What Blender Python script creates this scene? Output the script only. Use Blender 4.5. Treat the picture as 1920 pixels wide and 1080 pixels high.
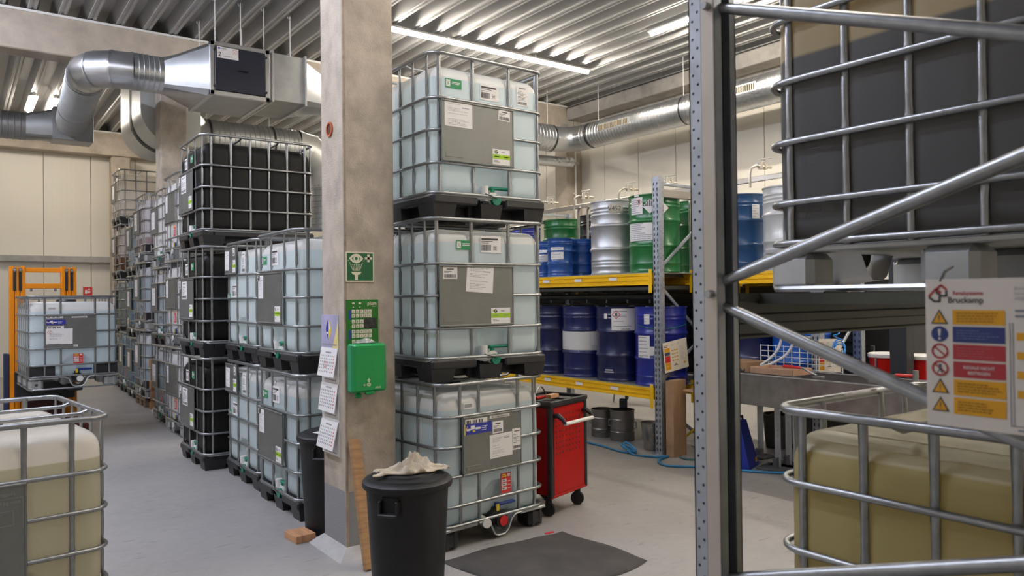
import bpy, math, random
from math import sin, cos, pi, radians, sqrt
from mathutils import Vector, Matrix, Euler

for o in list(bpy.data.objects):
    bpy.data.objects.remove(o, do_unlink=True)
SC = bpy.context.scene
COL = SC.collection

# ------------------------------------------------------------------ camera
cd = bpy.data.cameras.new('camera')
cam = bpy.data.objects.new('camera', cd); COL.objects.link(cam)
SC.camera = cam
cd.sensor_fit = 'HORIZONTAL'; cd.sensor_width = 36.0
cd.lens = 36.0*1427.16/1920.0
cd.clip_start = 0.05; cd.clip_end = 200
_y, _p, _r = radians(36.102), radians(0.627), radians(-0.6555)
fw = Vector((sin(_y)*cos(_p), cos(_y)*cos(_p), sin(_p)))
r0 = Vector((cos(_y), -sin(_y), 0)); u0 = r0.cross(fw)
rr = r0*cos(_r)+u0*sin(_r); uu = -r0*sin(_r)+u0*cos(_r)
cam.matrix_world = Matrix(((rr.x, uu.x, -fw.x, 0), (rr.y, uu.y, -fw.y, 0), (rr.z, uu.z, -fw.z, 1.755), (0, 0, 0, 1)))
cd.dof.use_dof = True; cd.dof.focus_distance = 5.8; cd.dof.aperture_fstop = 4.5

# ------------------------------------------------------------------ world, exposure
W = bpy.data.worlds.new('world'); SC.world = W; W.use_nodes = True
_bg = W.node_tree.nodes['Background']
_bg.inputs[0].default_value = (0.62, 0.74, 1.0, 1); _bg.inputs[1].default_value = 0.3
vs = SC.view_settings
vs.view_transform = 'Standard'; vs.look = 'None'; vs.gamma = 1.0; vs.use_curve_mapping = False
vs.exposure = 0.98
SC.cycles.diffuse_bounces = 7; SC.cycles.max_bounces = 14

LAMP = 74.0        # strength of the tube diffusers
LAMP_COL = (1.0, 0.905, 0.78)
COOL_COL = (0.80, 0.84, 1.0)     # daylight-white tubes added unseen over the aisle
COOL = 140.0

# ------------------------------------------------------------------ materials
MATS = {}
def mat(name, col, rough=0.5, metal=0.0, var=0.0, vscale=6.0, bump=0.0, bscale=40.0, spec=0.5, emit=None, trans=0.0, coat=0.0, stretch=None):
    if name in MATS: return MATS[name]
    m = bpy.data.materials.new(name); m.use_nodes = True
    nt = m.node_tree; N = nt.nodes; L = nt.links
    b = N['Principled BSDF']
    b.inputs['Base Color'].default_value = (*col, 1); b.inputs['Roughness'].default_value = rough
    b.inputs['Metallic'].default_value = metal; b.inputs['Specular IOR Level'].default_value = spec
    b.inputs['Coat Weight'].default_value = coat
    tc = N.new('ShaderNodeTexCoord'); src = tc.outputs['Object']
    if stretch:
        mp = N.new('ShaderNodeMapping'); mp.inputs['Scale'].default_value = stretch
        L.new(src, mp.inputs[0]); src = mp.outputs[0]
    if var > 0:
        n = N.new('ShaderNodeTexNoise'); n.inputs['Scale'].default_value = vscale; n.inputs['Detail'].default_value = 6
        n.inputs['Roughness'].default_value = 0.6
        L.new(src, n.inputs['Vector'])
        r = N.new('ShaderNodeValToRGB'); r.color_ramp.elements[0].position = 0.3; r.color_ramp.elements[1].position = 0.7
        lo = [max(0, c*(1-var)) for c in col]; hi = [min(1, c*(1+var)) for c in col]
        r.color_ramp.elements[0].color = (*lo, 1); r.color_ramp.elements[1].color = (*hi, 1)
        L.new(n.outputs['Fac'], r.inputs[0]); L.new(r.outputs[0], b.inputs['Base Color'])
        if metal > 0.3:
            mr = N.new('ShaderNodeMapRange'); mr.inputs[3].default_value = max(0.02, rough-0.1); mr.inputs[4].default_value = rough+0.12
            L.new(n.outputs['Fac'], mr.inputs[0]); L.new(mr.outputs[0], b.inputs['Roughness'])
    if bump > 0:
        n2 = N.new('ShaderNodeTexNoise'); n2.inputs['Scale'].default_value = bscale; n2.inputs['Detail'].default_value = 4
        L.new(src, n2.inputs['Vector'])
        bp = N.new('ShaderNodeBump'); bp.inputs['Strength'].default_value = bump; bp.inputs['Distance'].default_value = 0.01
        L.new(n2.outputs['Fac'], bp.inputs['Height']); L.new(bp.outputs[0], b.inputs['Normal'])
    if emit:
        b.inputs['Emission Color'].default_value = (*emit[0], 1); b.inputs['Emission Strength'].default_value = emit[1]
    if trans > 0:
        b.inputs['Transmission Weight'].default_value = trans
    MATS[name] = m
    return m

def tank_mat(name, top, liq, level, rough=0.33, soft=0.004, transl=0.5):
    """polyethylene tank, coloured by what it holds up to the filling level (own height of the tank)"""
    if name in MATS: return MATS[name]
    m = bpy.data.materials.new(name); m.use_nodes = True
    nt = m.node_tree; N = nt.nodes; L = nt.links; b = N['Principled BSDF']; out = N['Material Output']
    tc = N.new('ShaderNodeTexCoord'); sp = N.new('ShaderNodeSeparateXYZ'); L.new(tc.outputs['Object'], sp.inputs[0])
    mr = N.new('ShaderNodeMapRange'); mr.inputs[1].default_value = level-soft; mr.inputs[2].default_value = level+soft
    L.new(sp.outputs[2], mr.inputs[0])
    n = N.new('ShaderNodeTexNoise'); n.inputs['Scale'].default_value = 2.2; n.inputs['Detail'].default_value = 3
    L.new(tc.outputs['Object'], n.inputs['Vector'])
    mx = N.new('ShaderNodeMix'); mx.data_type = 'RGBA'
    mx.inputs[6].default_value = (*liq, 1); mx.inputs[7].default_value = (*top, 1); L.new(mr.outputs[0], mx.inputs[0])
    hv = N.new('ShaderNodeHueSaturation'); m2 = N.new('ShaderNodeMapRange'); m2.inputs[3].default_value = 0.93; m2.inputs[4].default_value = 1.07
    L.new(n.outputs['Fac'], m2.inputs[0]); L.new(m2.outputs[0], hv.inputs['Value']); L.new(mx.outputs[2], hv.inputs['Color'])
    b.inputs['Specular IOR Level'].default_value = .45 if transl > 0 else .18
    L.new(hv.outputs[0], b.inputs['Base Color']); b.inputs['Roughness'].default_value = rough
    if transl > 0:
        tr = N.new('ShaderNodeBsdfTranslucent'); L.new(hv.outputs[0], tr.inputs[0])
        ms = N.new('ShaderNodeMixShader'); ms.inputs[0].default_value = transl
        L.new(b.outputs[0], ms.inputs[1]); L.new(tr.outputs[0], ms.inputs[2]); L.new(ms.outputs[0], out.inputs[0])
    MATS[name] = m
    return m

STEEL = mat('galvanised_tube', (0.33, 0.34, 0.35), 0.36, 0.95, 0.12, 30)
SHEET = mat('galvanised_sheet', (0.44, 0.455, 0.46), 0.46, 0.8, 0.12, 5, 0.05, 20)
PLATE = mat('label_plate_steel', (0.215, 0.22, 0.21), 0.5, 0.75, 0.12, 4, 0.04, 12)
DUCT = mat('duct_steel', (0.60, 0.62, 0.64), 0.30, 0.95, 0.10, 3, 0.05, 8)
DUCTDULL = mat('duct_steel_dull', (0.40, 0.41, 0.41), 0.42, 0.85, 0.10, 3)
RACK = mat('rack_post_steel', (0.42, 0.45, 0.50), 0.42, 0.75, 0.10, 12)
RACKDARK = mat('rack_beam_steel', (0.10, 0.105, 0.095), 0.45, 0.7, 0.15, 6)
STAINLESS = mat('stainless', (0.30, 0.285, 0.27), 0.38, 0.9, 0.2, 7)
BLACKPL = mat('black_plastic', (0.018, 0.018, 0.02), 0.42, 0, 0.25, 8)
DARKPL = mat('dark_grey_plastic', (0.013, 0.013, 0.0145), 0.5, 0, 0.2, 10, 0.05, 120, spec=.35)
WHITE = mat('white_paper', (0.80, 0.78, 0.77), 0.6)
INK = mat('printed_ink', (0.05, 0.05, 0.055), 0.6)
GREYINK = mat('grey_ink', (0.30, 0.30, 0.33), 0.6)
CREAM = mat('cream_film', (0.78, 0.72, 0.60), 0.5)
RED = mat('red_print', (0.62, 0.03, 0.03), 0.5)
GREENLAB = mat('green_print', (0.02, 0.26, 0.09), 0.5)
LIME = mat('lime_print', (0.36, 0.60, 0.02), 0.5)
BLUEPR = mat('blue_print', (0.02, 0.03, 0.33), 0.5)
YELPR = mat('yellow_print', (0.80, 0.62, 0.02), 0.5)
ORPR = mat('orange_print', (0.70, 0.33, 0.01), 0.5)
VGREEN = mat('valve_green', (0.0, 0.20, 0.12), 0.35)
VBLUE = mat('valve_blue', (0.01, 0.05, 0.28), 0.35)
VRED = mat('valve_red', (0.55, 0.02, 0.02), 0.35)
VYEL = mat('valve_yellow', (0.75, 0.55, 0.02), 0.4)
VWHITE = mat('valve_white', (0.75, 0.74, 0.72), 0.35)
YELLOW = mat('yellow_powder_coat', (0.90, 0.52, 0.008), 0.35, 0, 0.06, 5)
WOOD = mat('pine_wood', (0.36, 0.20, 0.09), 0.6, 0, 0.35, 5, 0.2, 30, stretch=(1, 1, 8))
WOODL = mat('fresh_wood', (0.52, 0.27, 0.13), 0.55, 0, 0.3, 6, 0.1, 30, stretch=(8, 1, 1))
WOODG = mat('pallet_wood', (0.20, 0.13, 0.085), 0.7, 0, 0.3, 8)
CARD = mat('cardboard', (0.36, 0.22, 0.12), 0.75, 0, 0.12, 5)
REDPAINT = mat('red_paint', (0.40, 0.006, 0.004), 0.35, 0, 0.06, 3, spec=.22)
ORANGE = mat('orange_paint', (0.85, 0.27, 0.0), 0.4, 0, 0.06, 3)
MAROON = mat('maroon_paint', (0.10, 0.012, 0.012), 0.45)
RUBBER = mat('rubber', (0.02, 0.02, 0.02), 0.6)
CONC = mat('concrete', (0.44, 0.38, 0.31), 0.75, 0, 0.2, 3.0, 0.25, 60)

# ------------------------------------------------------------------ mesh helpers
class MB:
    def __init__(s): s.v = []; s.f = []
    def add(s, vs, fs, M=None):
        n = len(s.v)
        if M is not None: vs = [tuple(M @ Vector(v)) for v in vs]
        s.v += [tuple(v) for v in vs]; s.f += [tuple(i+n for i in f) for f in fs]
        return s
    def box(s, c, d, bev=0.0, M=None):
        hx, hy, hz = d[0]/2, d[1]/2, d[2]/2
        if bev <= 0:
            vs = [(c[0]+sx*hx, c[1]+sy*hy, c[2]+sz*hz) for sz in (-1, 1) for sy in (-1, 1) for sx in (-1, 1)]
            fs = [(0, 2, 3, 1), (4, 5, 7, 6), (0, 1, 5, 4), (2, 6, 7, 3), (0, 4, 6, 2), (1, 3, 7, 5)]
            return s.add(vs, fs, M)
        b = min(bev, hx*.9, hy*.9, hz*.9)
        vs = []; idx = {}
        for sx in (-1, 1):
            for sy in (-1, 1):
                for sz in (-1, 1):
                    for a in range(3):
                        p = [sx*(hx-b), sy*(hy-b), sz*(hz-b)]
                        p[a] = (sx*hx, sy*hy, sz*hz)[a]
                        idx[(sx, sy, sz, a)] = len(vs); vs.append((c[0]+p[0], c[1]+p[1], c[2]+p[2]))
        fs = []
        for a in range(3):
            o1, o2 = [k for k in range(3) if k != a]
            for sg in (-1, 1):
                q = []
                for (s1, s2) in ((-1, -1), (1, -1), (1, 1), (-1, 1)):
                    k = [0, 0, 0]; k[a] = sg; k[o1] = s1; k[o2] = s2; q.append(idx[(*k, a)])
                fl = (sg > 0) ^ (a == 1)
                fs.append(tuple(q if fl else q[::-1]))
        for a in range(3):
            o1, o2 = [k for k in range(3) if k != a]
            for s1 in (-1, 1):
                for s2 in (-1, 1):
                    def K(sa, ax):
                        k = [0, 0, 0]; k[a] = sa; k[o1] = s1; k[o2] = s2; return idx[(*k, ax)]
                    fs.append((K(-1, o1), K(1, o1), K(1, o2), K(-1, o2)))
        for sx in (-1, 1):
            for sy in (-1, 1):
                for sz in (-1, 1):
                    fs.append(tuple(idx[(sx, sy, sz, a)] for a in range(3)))
        return s.add(vs, fs, M)
    def cyl(s, p0, p1, r0, r1=None, n=12, caps=True):
        r1 = r0 if r1 is None else r1
        p0 = Vector(p0); p1 = Vector(p1); d = (p1-p0).normalized()
        a = d.orthogonal().normalized(); b = d.cross(a)
        vs = []
        for p, r in ((p0, r0), (p1, r1)):
            for i in range(n):
                t = 2*pi*i/n; vs.append(tuple(p+a*(r*cos(t))+b*(r*sin(t))))
        fs = [(i, (i+1) % n, n+(i+1) % n, n+i) for i in range(n)]
        if caps: fs += [tuple(range(n))[::-1], tuple(range(n, 2*n))]
        return s.add(vs, fs)
    def tube(s, pts, r, n=8, closed=False, caps=True, flat=None):
        pts = [Vector(p) for p in pts]; m = len(pts); vs = []; up = None
        for i, p in enumerate(pts):
            if closed: t = pts[(i+1) % m]-pts[i-1]
            else: t = pts[min(i+1, m-1)]-pts[max(i-1, 0)]
            t.normalize()
            if up is None:
                up = Vector((0, 0, 1)) if abs(t.z) < .9 else Vector((1, 0, 0))
            a = (up-t*up.dot(t))
            if a.length < 1e-5: a = t.orthogonal()
            a.normalize(); up = a; b = t.cross(a)
            ri = r[i] if isinstance(r, (list, tuple)) else r
            for k in range(n):
                th = 2*pi*(k+.5)/n; vs.append(tuple(p+a*(ri*cos(th))+b*(ri*sin(th))))
        fs = []
        for i in range(m if closed else m-1):
            j = (i+1) % m
            for k in range(n):
                k2 = (k+1) % n; fs.append((i*n+k, i*n+k2, j*n+k2, j*n+k))
        if caps and not closed:
            fs += [tuple(range(n))[::-1], tuple(range((m-1)*n, m*n))]
        return s.add(vs, fs)
    def lathe(s, prof, n=24, c=(0, 0, 0), cap0=True, cap1=True, M=None):
        vs = []; m = len(prof)
        for (r, z) in prof:
            for k in range(n):
                t = 2*pi*k/n; vs.append((c[0]+r*cos(t), c[1]+r*sin(t), c[2]+z))
        fs = []
        for i in range(m-1):
            for k in range(n):
                k2 = (k+1) % n; fs.append((i*n+k, i*n+k2, (i+1)*n+k2, (i+1)*n+k))
        if cap0: fs.append(tuple(range(n))[::-1])
        if cap1: fs.append(tuple(range((m-1)*n, m*n)))
        return s.add(vs, fs, M)
    def prism(s, pts, z0, z1, M=None):
        n = len(pts); vs = [(x, y, z0) for x, y in pts]+[(x, y, z1) for x, y in pts]
        fs = [tuple(range(n))[::-1], tuple(range(n, 2*n))]+[(i, (i+1) % n, n+(i+1) % n, n+i) for i in range(n)]
        return s.add(vs, fs, M)
    def mesh(s, name, smooth=35):
        me = bpy.data.meshes.new(name); me.from_pydata(s.v, [], s.f); me.validate()
        me.materials.append(None)
        if smooth:
            me.polygons.foreach_set('use_smooth', [True]*len(me.polygons))
            me.set_sharp_from_angle(angle=radians(smooth))
        me.update()
        return me

CACHE = {}
def cached(key, fn):
    if key not in CACHE: CACHE[key] = fn()
    return CACHE[key]

def O(name, me, m, parent=None, loc=(0, 0, 0), rot=(0, 0, 0), sc=None):
    o = bpy.data.objects.new(name, me); COL.objects.link(o)
    if me is not None and m is not None:
        sl = o.material_slots[0]; sl.link = 'OBJECT'; sl.material = m
    if parent is not None: o.parent = parent
    o.location = loc; o.rotation_euler = rot
    if sc: o.scale = sc
    return o
def E(name, label, cat, loc=(0, 0, 0), rotz=0, group=None):
    o = bpy.data.objects.new(name, None); COL.objects.link(o); o.empty_display_size = 0.1
    o.location = loc; o.rotation_euler = (0, 0, rotz); tag(o, label, cat, group); return o
def tag(o, label=None, cat=None, group=None, kind=None):
    if label: o['label'] = label
    if cat: o['category'] = cat
    if group: o['group'] = group
    if kind: o['kind'] = kind
    return o
def S(name, me, m, parent=None, **k):
    o = O(name, me, m, parent, **k)
    if parent is None: o['kind'] = 'structure'
    return o
def box(name, c, d, m, parent=None, bev=0.0, loc=(0, 0, 0), rot=(0, 0, 0)):
    return O(name, MB().box(c, d, bev).mesh(name), m, parent, loc, rot)
def struct(o): o['kind'] = 'structure'; return o

def rrect(hx, hy, r, n=5):
    pts = []
    for cx, cy, a0 in ((hx-r, hy-r, 0), (-hx+r, hy-r, pi/2), (-hx+r, -hy+r, pi), (hx-r, -hy+r, 1.5*pi)):
        for i in range(n+1):
            a = a0+(pi/2)*i/n; pts.append((cx+r*cos(a), cy+r*sin(a)))
    return pts

# flat printed shapes: polygons in the plane of a sheet (x right, y up), a hair in front of it
def quad(x0, y0, x1, y1): return [(x0, y0), (x1, y0), (x1, y1), (x0, y1)]
def disc(cx, cy, rx, ry=None, n=20): ry = ry or rx; return [(cx+rx*cos(2*pi*i/n), cy+ry*sin(2*pi*i/n)) for i in range(n)]
def ringp(cx, cy, r0, r1, ry=1.0, n=24):
    q = []
    for i in range(n):
        a, b = 2*pi*i/n, 2*pi*(i+1)/n
        q.append([(cx+r0*cos(a), cy+ry*r0*sin(a)), (cx+r1*cos(a), cy+ry*r1*sin(a)), (cx+r1*cos(b), cy+ry*r1*sin(b)), (cx+r0*cos(b), cy+ry*r0*sin(b))])
    return q
def linep(x0, y0, x1, y1, w):
    d = Vector((x1-x0, y1-y0)); n = Vector((-d.y, d.x)).normalized()*w/2
    return [(x0+n.x, y0+n.y), (x0-n.x, y0-n.y), (x1-n.x, y1-n.y), (x1+n.x, y1+n.y)]
def polymesh(name, polys, z=0.0006):
    m = MB()
    for p in polys:
        a = sum(p[i][0]*p[(i+1) % len(p)][1]-p[(i+1) % len(p)][0]*p[i][1] for i in range(len(p)))
        q = p if a > 0 else p[::-1]
        m.add([(x, y, z) for x, y in q], [tuple(range(len(q)))])
    return m.mesh(name, 0)
def flat(name, polys, m, parent, loc=(0, 0, 0), rot=(0, 0, 0), z=0.0006):
    o = O(name, polymesh(name, polys, z), m, parent, loc, rot)
    if len(polys) > 2: o['kind'] = 'stuff'      # print too fine to pick apart
    return o
def sheet_mesh(w, h, t=0.0015):
    return cached(('sheet', round(w, 4), round(h, 4), t), lambda: MB().box((0, 0, -t/2), (w, h, t)).mesh('sheet', 0))
def text_mesh(txt, size, bold=False, align='LEFT', z=0.0007):
    def mk():
        cu = bpy.data.curves.new('lettering', 'FONT'); cu.body = txt; cu.size = size; cu.align_x = align
        cu.resolution_u = 3
        if bold: cu.offset = size*0.018
        ob = bpy.data.objects.new('lettering', cu); COL.objects.link(ob)
        dg = bpy.context.evaluated_depsgraph_get()
        me = bpy.data.meshes.new_from_object(ob.evaluated_get(dg))
        for v in me.vertices: v.co.z = z
        me.materials.clear(); me.materials.append(None)
        bpy.data.objects.remove(ob, do_unlink=True)
        return me
    return cached(('txt', txt, size, bold, align, z), mk)
def text(name, txt, size, m, parent, x, y, bold=False, align='LEFT', sx=1.0, z=0.0007, zoff=0.0):
    o = O(name, text_mesh(txt, size, bold, align, z), m, parent, (x, y, zoff))
    if sx != 1.0: o.scale = (sx, 1, 1)
    return o

def doc_polys(w, h, seed, rows=9, dens=0.7, mx=0.1, my=0.08, lh=0.35):
    R = random.Random(seed); ps = []
    rh = h*(1-2*my)/rows
    for i in range(rows):
        if R.random() > dens: continue
        y = h/2-h*my-rh*(i+.7); x = -w/2+w*mx
        end = w/2-w*mx-R.random()*w*.5
        while x < end:
            l = w*(0.03+R.random()*.09); ps.append(quad(x, y, min(x+l, end+.001), y+rh*lh)); x += l+w*.02
    return ps or [quad(-w*.3, 0, w*.2, h*.05)]
def bar_polys(x0, y0, x1, y1, seed=1):
    R = random.Random(seed); x = x0; ps = []; W = x1-x0
    while x < x1-W*.03:
        l = W*(.008+R.random()*.03); ps.append(quad(x, y0, min(x+l, x1), y1)); x += l+W*(.01+R.random()*.02)
    return ps
FR = (pi/2, 0, 0)      # sheet turned to face -Y of its thing
def label(parent, x, z, w, h, kind, y, rot=0.0, seed=0, mt=None):
    """paper label on the -Y face of a thing, plane at y"""
    o = O('label', sheet_mesh(w, h), mt or {'green': GREENLAB, 'redtag': RED, 'bluelab': BLUEPR}.get(kind, WHITE), parent, (x, y, z), (pi/2, rot, 0))
    def pr(nm, ps, m):
        q = O('print', cached((kind, nm, round(w, 3), round(h, 3), seed), lambda: polymesh('print', ps)), m, o)
        if len(ps) > 2: q['kind'] = 'stuff'
        return q
    if kind == 'doc':
        ps = doc_polys(w, h, seed, 16, .6, .12, .06, .28)+[quad(w*.12, h*.28, w*.38, h*.315)]
        pr('a', ps, GREYINK)
    elif kind == 'big':      # delivery label: heavy headline, small print and a patch of bars
        pr('a', [quad(-w*.46, h*.26, w*.36, h*.37), quad(-w*.46, h*.17, w*.1, h*.205), quad(-w*.46, h*.06, -w*.1, h*.09)]
           + bar_polys(-w*.46, -h*.38, w*.02, -h*.02, seed+3)+doc_polys(w*.4, h*.3, seed, 4)[:0]
           + [quad(w*.12, -h*.1-i*h*.08, w*.3, -h*.07-i*h*.08) for i in range(4)], INK)
    elif kind == 'bar':
        pr('a', bar_polys(-w*.42, -h*.40, w*.42, -h*.12, seed)+[quad(-w*.25, h*.25, w*.25, h*.34), quad(-w*.42, h*.1, w*.1, h*.14), quad(-w*.42, 0, -w*.1, h*.04)], INK)
    elif kind == 'tallbar':
        pr('a', bar_polys(-w*.42, -h*.44, w*.42, -h*.3, seed)+doc_polys(w, h*.6, seed, 8, .9)+[quad(-w*.3, h*.36, w*.3, h*.4)], INK)
    elif kind == 'strip':
        pr('a', bar_polys(-w*.4, -h*.25, w*.4, h*.3, seed), GREYINK)
    elif kind == 'green':
        pr('a', [quad(-w*.46, -h*.36, -w*.2, h*.38)]+[quad(-w*.1, h*.12, w*.4, h*.2), quad(-w*.1, -h*.05, w*.35, h*.04)], WHITE)
        pr('b', [linep(-w*.43, -h*.3, -w*.24, h*.3, h*.05), linep(-w*.43, h*.3, -w*.24, -h*.3, h*.05)], INK)
    elif kind == 'eco':      # white tag with a lime band and an arrowed round letter
        pr('a', [quad(-w*.5, -h*.12, w*.5, h*.16)], LIME)
        pr('b', [quad(-w*.42, -h*.34, -w*.1, -h*.29), quad(-w*.42, -h*.25, -w*.2, -h*.21), quad(w*.0, h*.28, w*.2, h*.34), quad(-w*.4, 0, -w*.1, h*.05), quad(w*.12, 0, w*.42, h*.05)], GREYINK)
        pr('c', ringp(-w*.27, h*.31, h*.06, h*.115)[3:]+[quad(-w*.27, h*.27, -w*.18, h*.33)], INK)
        pr('d', [[(-w*.44, h*.36), (-w*.36, h*.22), (-w*.34, h*.40)]], LIME)
    elif kind == 'redtag':
        pr('a', [quad(-w*.42, h*.05-i*h*.2, w*.06, h*.2-i*h*.2) for i in range(3)]+[quad(w*.18, h*.05-i*h*.18, w*.42, h*.08-i*h*.18) for i in range(3)]+[quad(w*.14, h*.3, w*.42, h*.45)], WHITE)
        pr('b', [quad(-w*.4, h*.3, w*.06, h*.36), quad(-w*.4, h*.4, w*.0, h*.45)], YELPR)
        pr('c', [quad(-w*.34, h*.09-i*h*.2, -w*.05, h*.16-i*h*.2) for i in range(3)], INK)
    elif kind == 'bluelab':
        pr('a', [quad(-w*.42, -h*.15, -w*.28, h*.05), quad(-w*.27, -h*.05, -w*.12, h*.32), quad(-w*.1, -h*.1, w*.08, h*.1), quad(w*.12, h*.1, w*.34, h*.16), quad(w*.12, -h*.05, w*.3, 0), quad(w*.12, -h*.25, w*.3, -h*.2)], WHITE)
        pr('b', [quad(-w*.5, -h*.5, -w*.465, h*.5), quad(-w*.2, -h*.3, -w*.1, -h*.16), linep(-w*.44, -h*.05, -w*.39, h*.3, h*.07)], YELPR)
    elif kind == 'hazard':
        pr('a', doc_polys(w*.9, h*.5, seed, 7, .8), GREYINK)
        pr('b', [linep(*a, h*.02) for a in ((-w*.45, h*.28, -w*.35, h*.42), (-w*.35, h*.42, -w*.25, h*.28), (-w*.25, h*.28, -w*.35, h*.14), (-w*.35, h*.14, -w*.45, h*.28))], RED)
        pr('c', [quad(-w*.36, h*.25, -w*.34, h*.34), quad(-w*.36, h*.2, -w*.34, h*.225)], INK)
    elif kind == 'heads':
        pr('a', [quad(-w*.45+i*w*.07, -h*.3, -w*.40+i*w*.07, h*.3) for i in range(12) if i % 4 != 3], INK)
    return o

# ================================================================== the hall
XL, XR, YF, YB, ZC = -6.3, 11.25, -4.0, 21.3, 5.93

def floor_mat():
    m = bpy.data.materials.new('sealed_concrete_floor'); m.use_nodes = True
    nt = m.node_tree; N = nt.nodes; L = nt.links; b = N['Principled BSDF']
    tc = N.new('ShaderNodeTexCoord')
    n1 = N.new('ShaderNodeTexNoise'); n1.inputs['Scale'].default_value = 0.7; n1.inputs['Detail'].default_value = 8; n1.inputs['Roughness'].default_value = .65
    n2 = N.new('ShaderNodeTexNoise'); n2.inputs['Scale'].default_value = 14; n2.inputs['Detail'].default_value = 6
    L.new(tc.outputs['Object'], n1.inputs['Vector']); L.new(tc.outputs['Object'], n2.inputs['Vector'])
    r1 = N.new('ShaderNodeValToRGB'); e = r1.color_ramp.elements
    e[0].position = .3; e[0].color = (0.28, 0.27, 0.26, 1); e[1].position = .72; e[1].color = (0.365, 0.352, 0.337, 1)
    L.new(n1.outputs['Fac'], r1.inputs[0])
    # scuffs: thin stretched dark marks with a shape of their own
    mp = N.new('ShaderNodeMapping'); mp.inputs['Scale'].default_value = (2.0, 8, 1); mp.inputs['Rotation'].default_value = (0, 0, .5)
    L.new(tc.outputs['Object'], mp.inputs[0])
    n3 = N.new('ShaderNodeTexNoise'); n3.inputs['Scale'].default_value = 2.4; n3.inputs['Detail'].default_value = 5; n3.inputs['Roughness'].default_value = .7
    L.new(mp.outputs[0], n3.inputs['Vector'])
    r3 = N.new('ShaderNodeValToRGB'); e = r3.color_ramp.elements
    e[0].position = .60; e[0].color = (1, 1, 1, 1); e[1].position = .66; e[1].color = (.66, .63, .60, 1)
    L.new(n3.outputs['Fac'], r3.inputs[0])
    mx = N.new('ShaderNodeMix'); mx.data_type = 'RGBA'; mx.blend_type = 'MULTIPLY'; mx.inputs[0].default_value = .8
    L.new(r1.outputs[0], mx.inputs[6]); L.new(r3.outputs[0], mx.inputs[7]); L.new(mx.outputs[2], b.inputs['Base Color'])
    rr_ = N.new('ShaderNodeMapRange'); rr_.inputs[3].default_value = .28; rr_.inputs[4].default_value = .55
    L.new(n2.outputs['Fac'], rr_.inputs[0]); L.new(rr_.outputs[0], b.inputs['Roughness'])
    bp = N.new('ShaderNodeBump'); bp.inputs['Strength'].default_value = .08; bp.inputs['Distance'].default_value = .004
    L.new(n2.outputs['Fac'], bp.inputs['Height']); L.new(bp.outputs[0], b.inputs['Normal'])
    b.inputs['Specular IOR Level'].default_value = .45
    return m
struct(box('floor', ((XL+XR)/2, (YF+YB)/2, -.1), (XR-XL+.6, YB-YF+.6, .2), floor_mat()))

def panel_mat():
    m = bpy.data.materials.new('wall_panel_coating'); m.use_nodes = True
    nt = m.node_tree; N = nt.nodes; L = nt.links; b = N['Principled BSDF']
    b.inputs['Base Color'].default_value = (0.76, 0.72, 0.63, 1); b.inputs['Roughness'].default_value = .42
    tc = N.new('ShaderNodeTexCoord'); wv = N.new('ShaderNodeTexWave'); wv.bands_direction = 'X'
    wv.inputs['Scale'].default_value = 3.2; wv.inputs['Distortion'].default_value = 0
    L.new(tc.outputs['Object'], wv.inputs['Vector'])
    bp = N.new('ShaderNodeBump'); bp.inputs['Strength'].default_value = .12; bp.inputs['Distance'].default_value = .006
    L.new(wv.outputs['Fac'], bp.inputs['Height']); L.new(bp.outputs[0], b.inputs['Normal'])
    return m
PANEL = panel_mat()
DARKJ = mat('panel_core', (0.25, 0.24, 0.22), 0.8)
PANELME = MB().box((0, 0, 0), (.988, .04, 6.2), .004).mesh('panel')
wr = struct(box('wall_right', (XR+.09, (YF+YB)/2, 3.1), (.1, YB-YF+.2, 6.2), DARKJ))
y = YF+.5
while y < YB:
    O('panel', PANELME, PANEL, wr, (XR+.02, y, 3.1), (0, 0, pi/2)); y += 1.0
wb = struct(box('wall_back', ((XL+XR)/2, YB+.09, 3.1), (XR-XL, .1, 6.2), DARKJ))
x = XL+.48
while x < XR:
    O('panel', PANELME, PANEL, wb, (x, YB+.02, 3.1)); x += 1.0
wf = struct(box('wall_front', ((XL+XR)/2, YF-.09, 3.1), (XR-XL, .1, 6.2), PANEL))
wl = struct(box('wall_left', (XL-.09, (YF+YB)/2, 3.1), (.1, YB-YF+.2, 6.2), DARKJ))
y = YF+.5
while y < YB:
    O('panel', PANELME, PANEL, wl, (XL-.02, y, 3.1), (0, 0, pi/2)); y += 1.0

# profiled steel roof deck, ribs running along the aisle
DECK = mat('roof_deck', (0.47, 0.47, 0.47), 0.45, 0.1, 0.05, 2)
def deck_mesh():
    p = .375; prof = []
    for k in range(2):
        x0 = k*p
        prof += [(x0, 0), (x0+.035, 0), (x0+.042, .012), (x0+.063, .012), (x0+.07, 0), (x0+.105, 0), (x0+.165, .19), (x0+.31, .19)]
    prof.append((2*p, 0))
    vs = [(x, YF, z) for x, z in prof]+[(x, YB, z) for x, z in prof]; n = len(prof)
    return MB().add(vs, [(i, i+1, n+i+1, n+i) for i in range(n-1)]).mesh('deck_sheet', 20)
ceil = struct(box('ceiling', ((XL+XR)/2, (YF+YB)/2, ZC+.34), (XR-XL+.4, YB-YF+.4, .1), mat('roof_insulation', (.1, .1, .1), .9)))
DM = deck_mesh(); x = XL
while x < XR+.1:
    O('deck_sheet', DM, DECK, ceil, (x, 0, ZC)); x += .75

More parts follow.
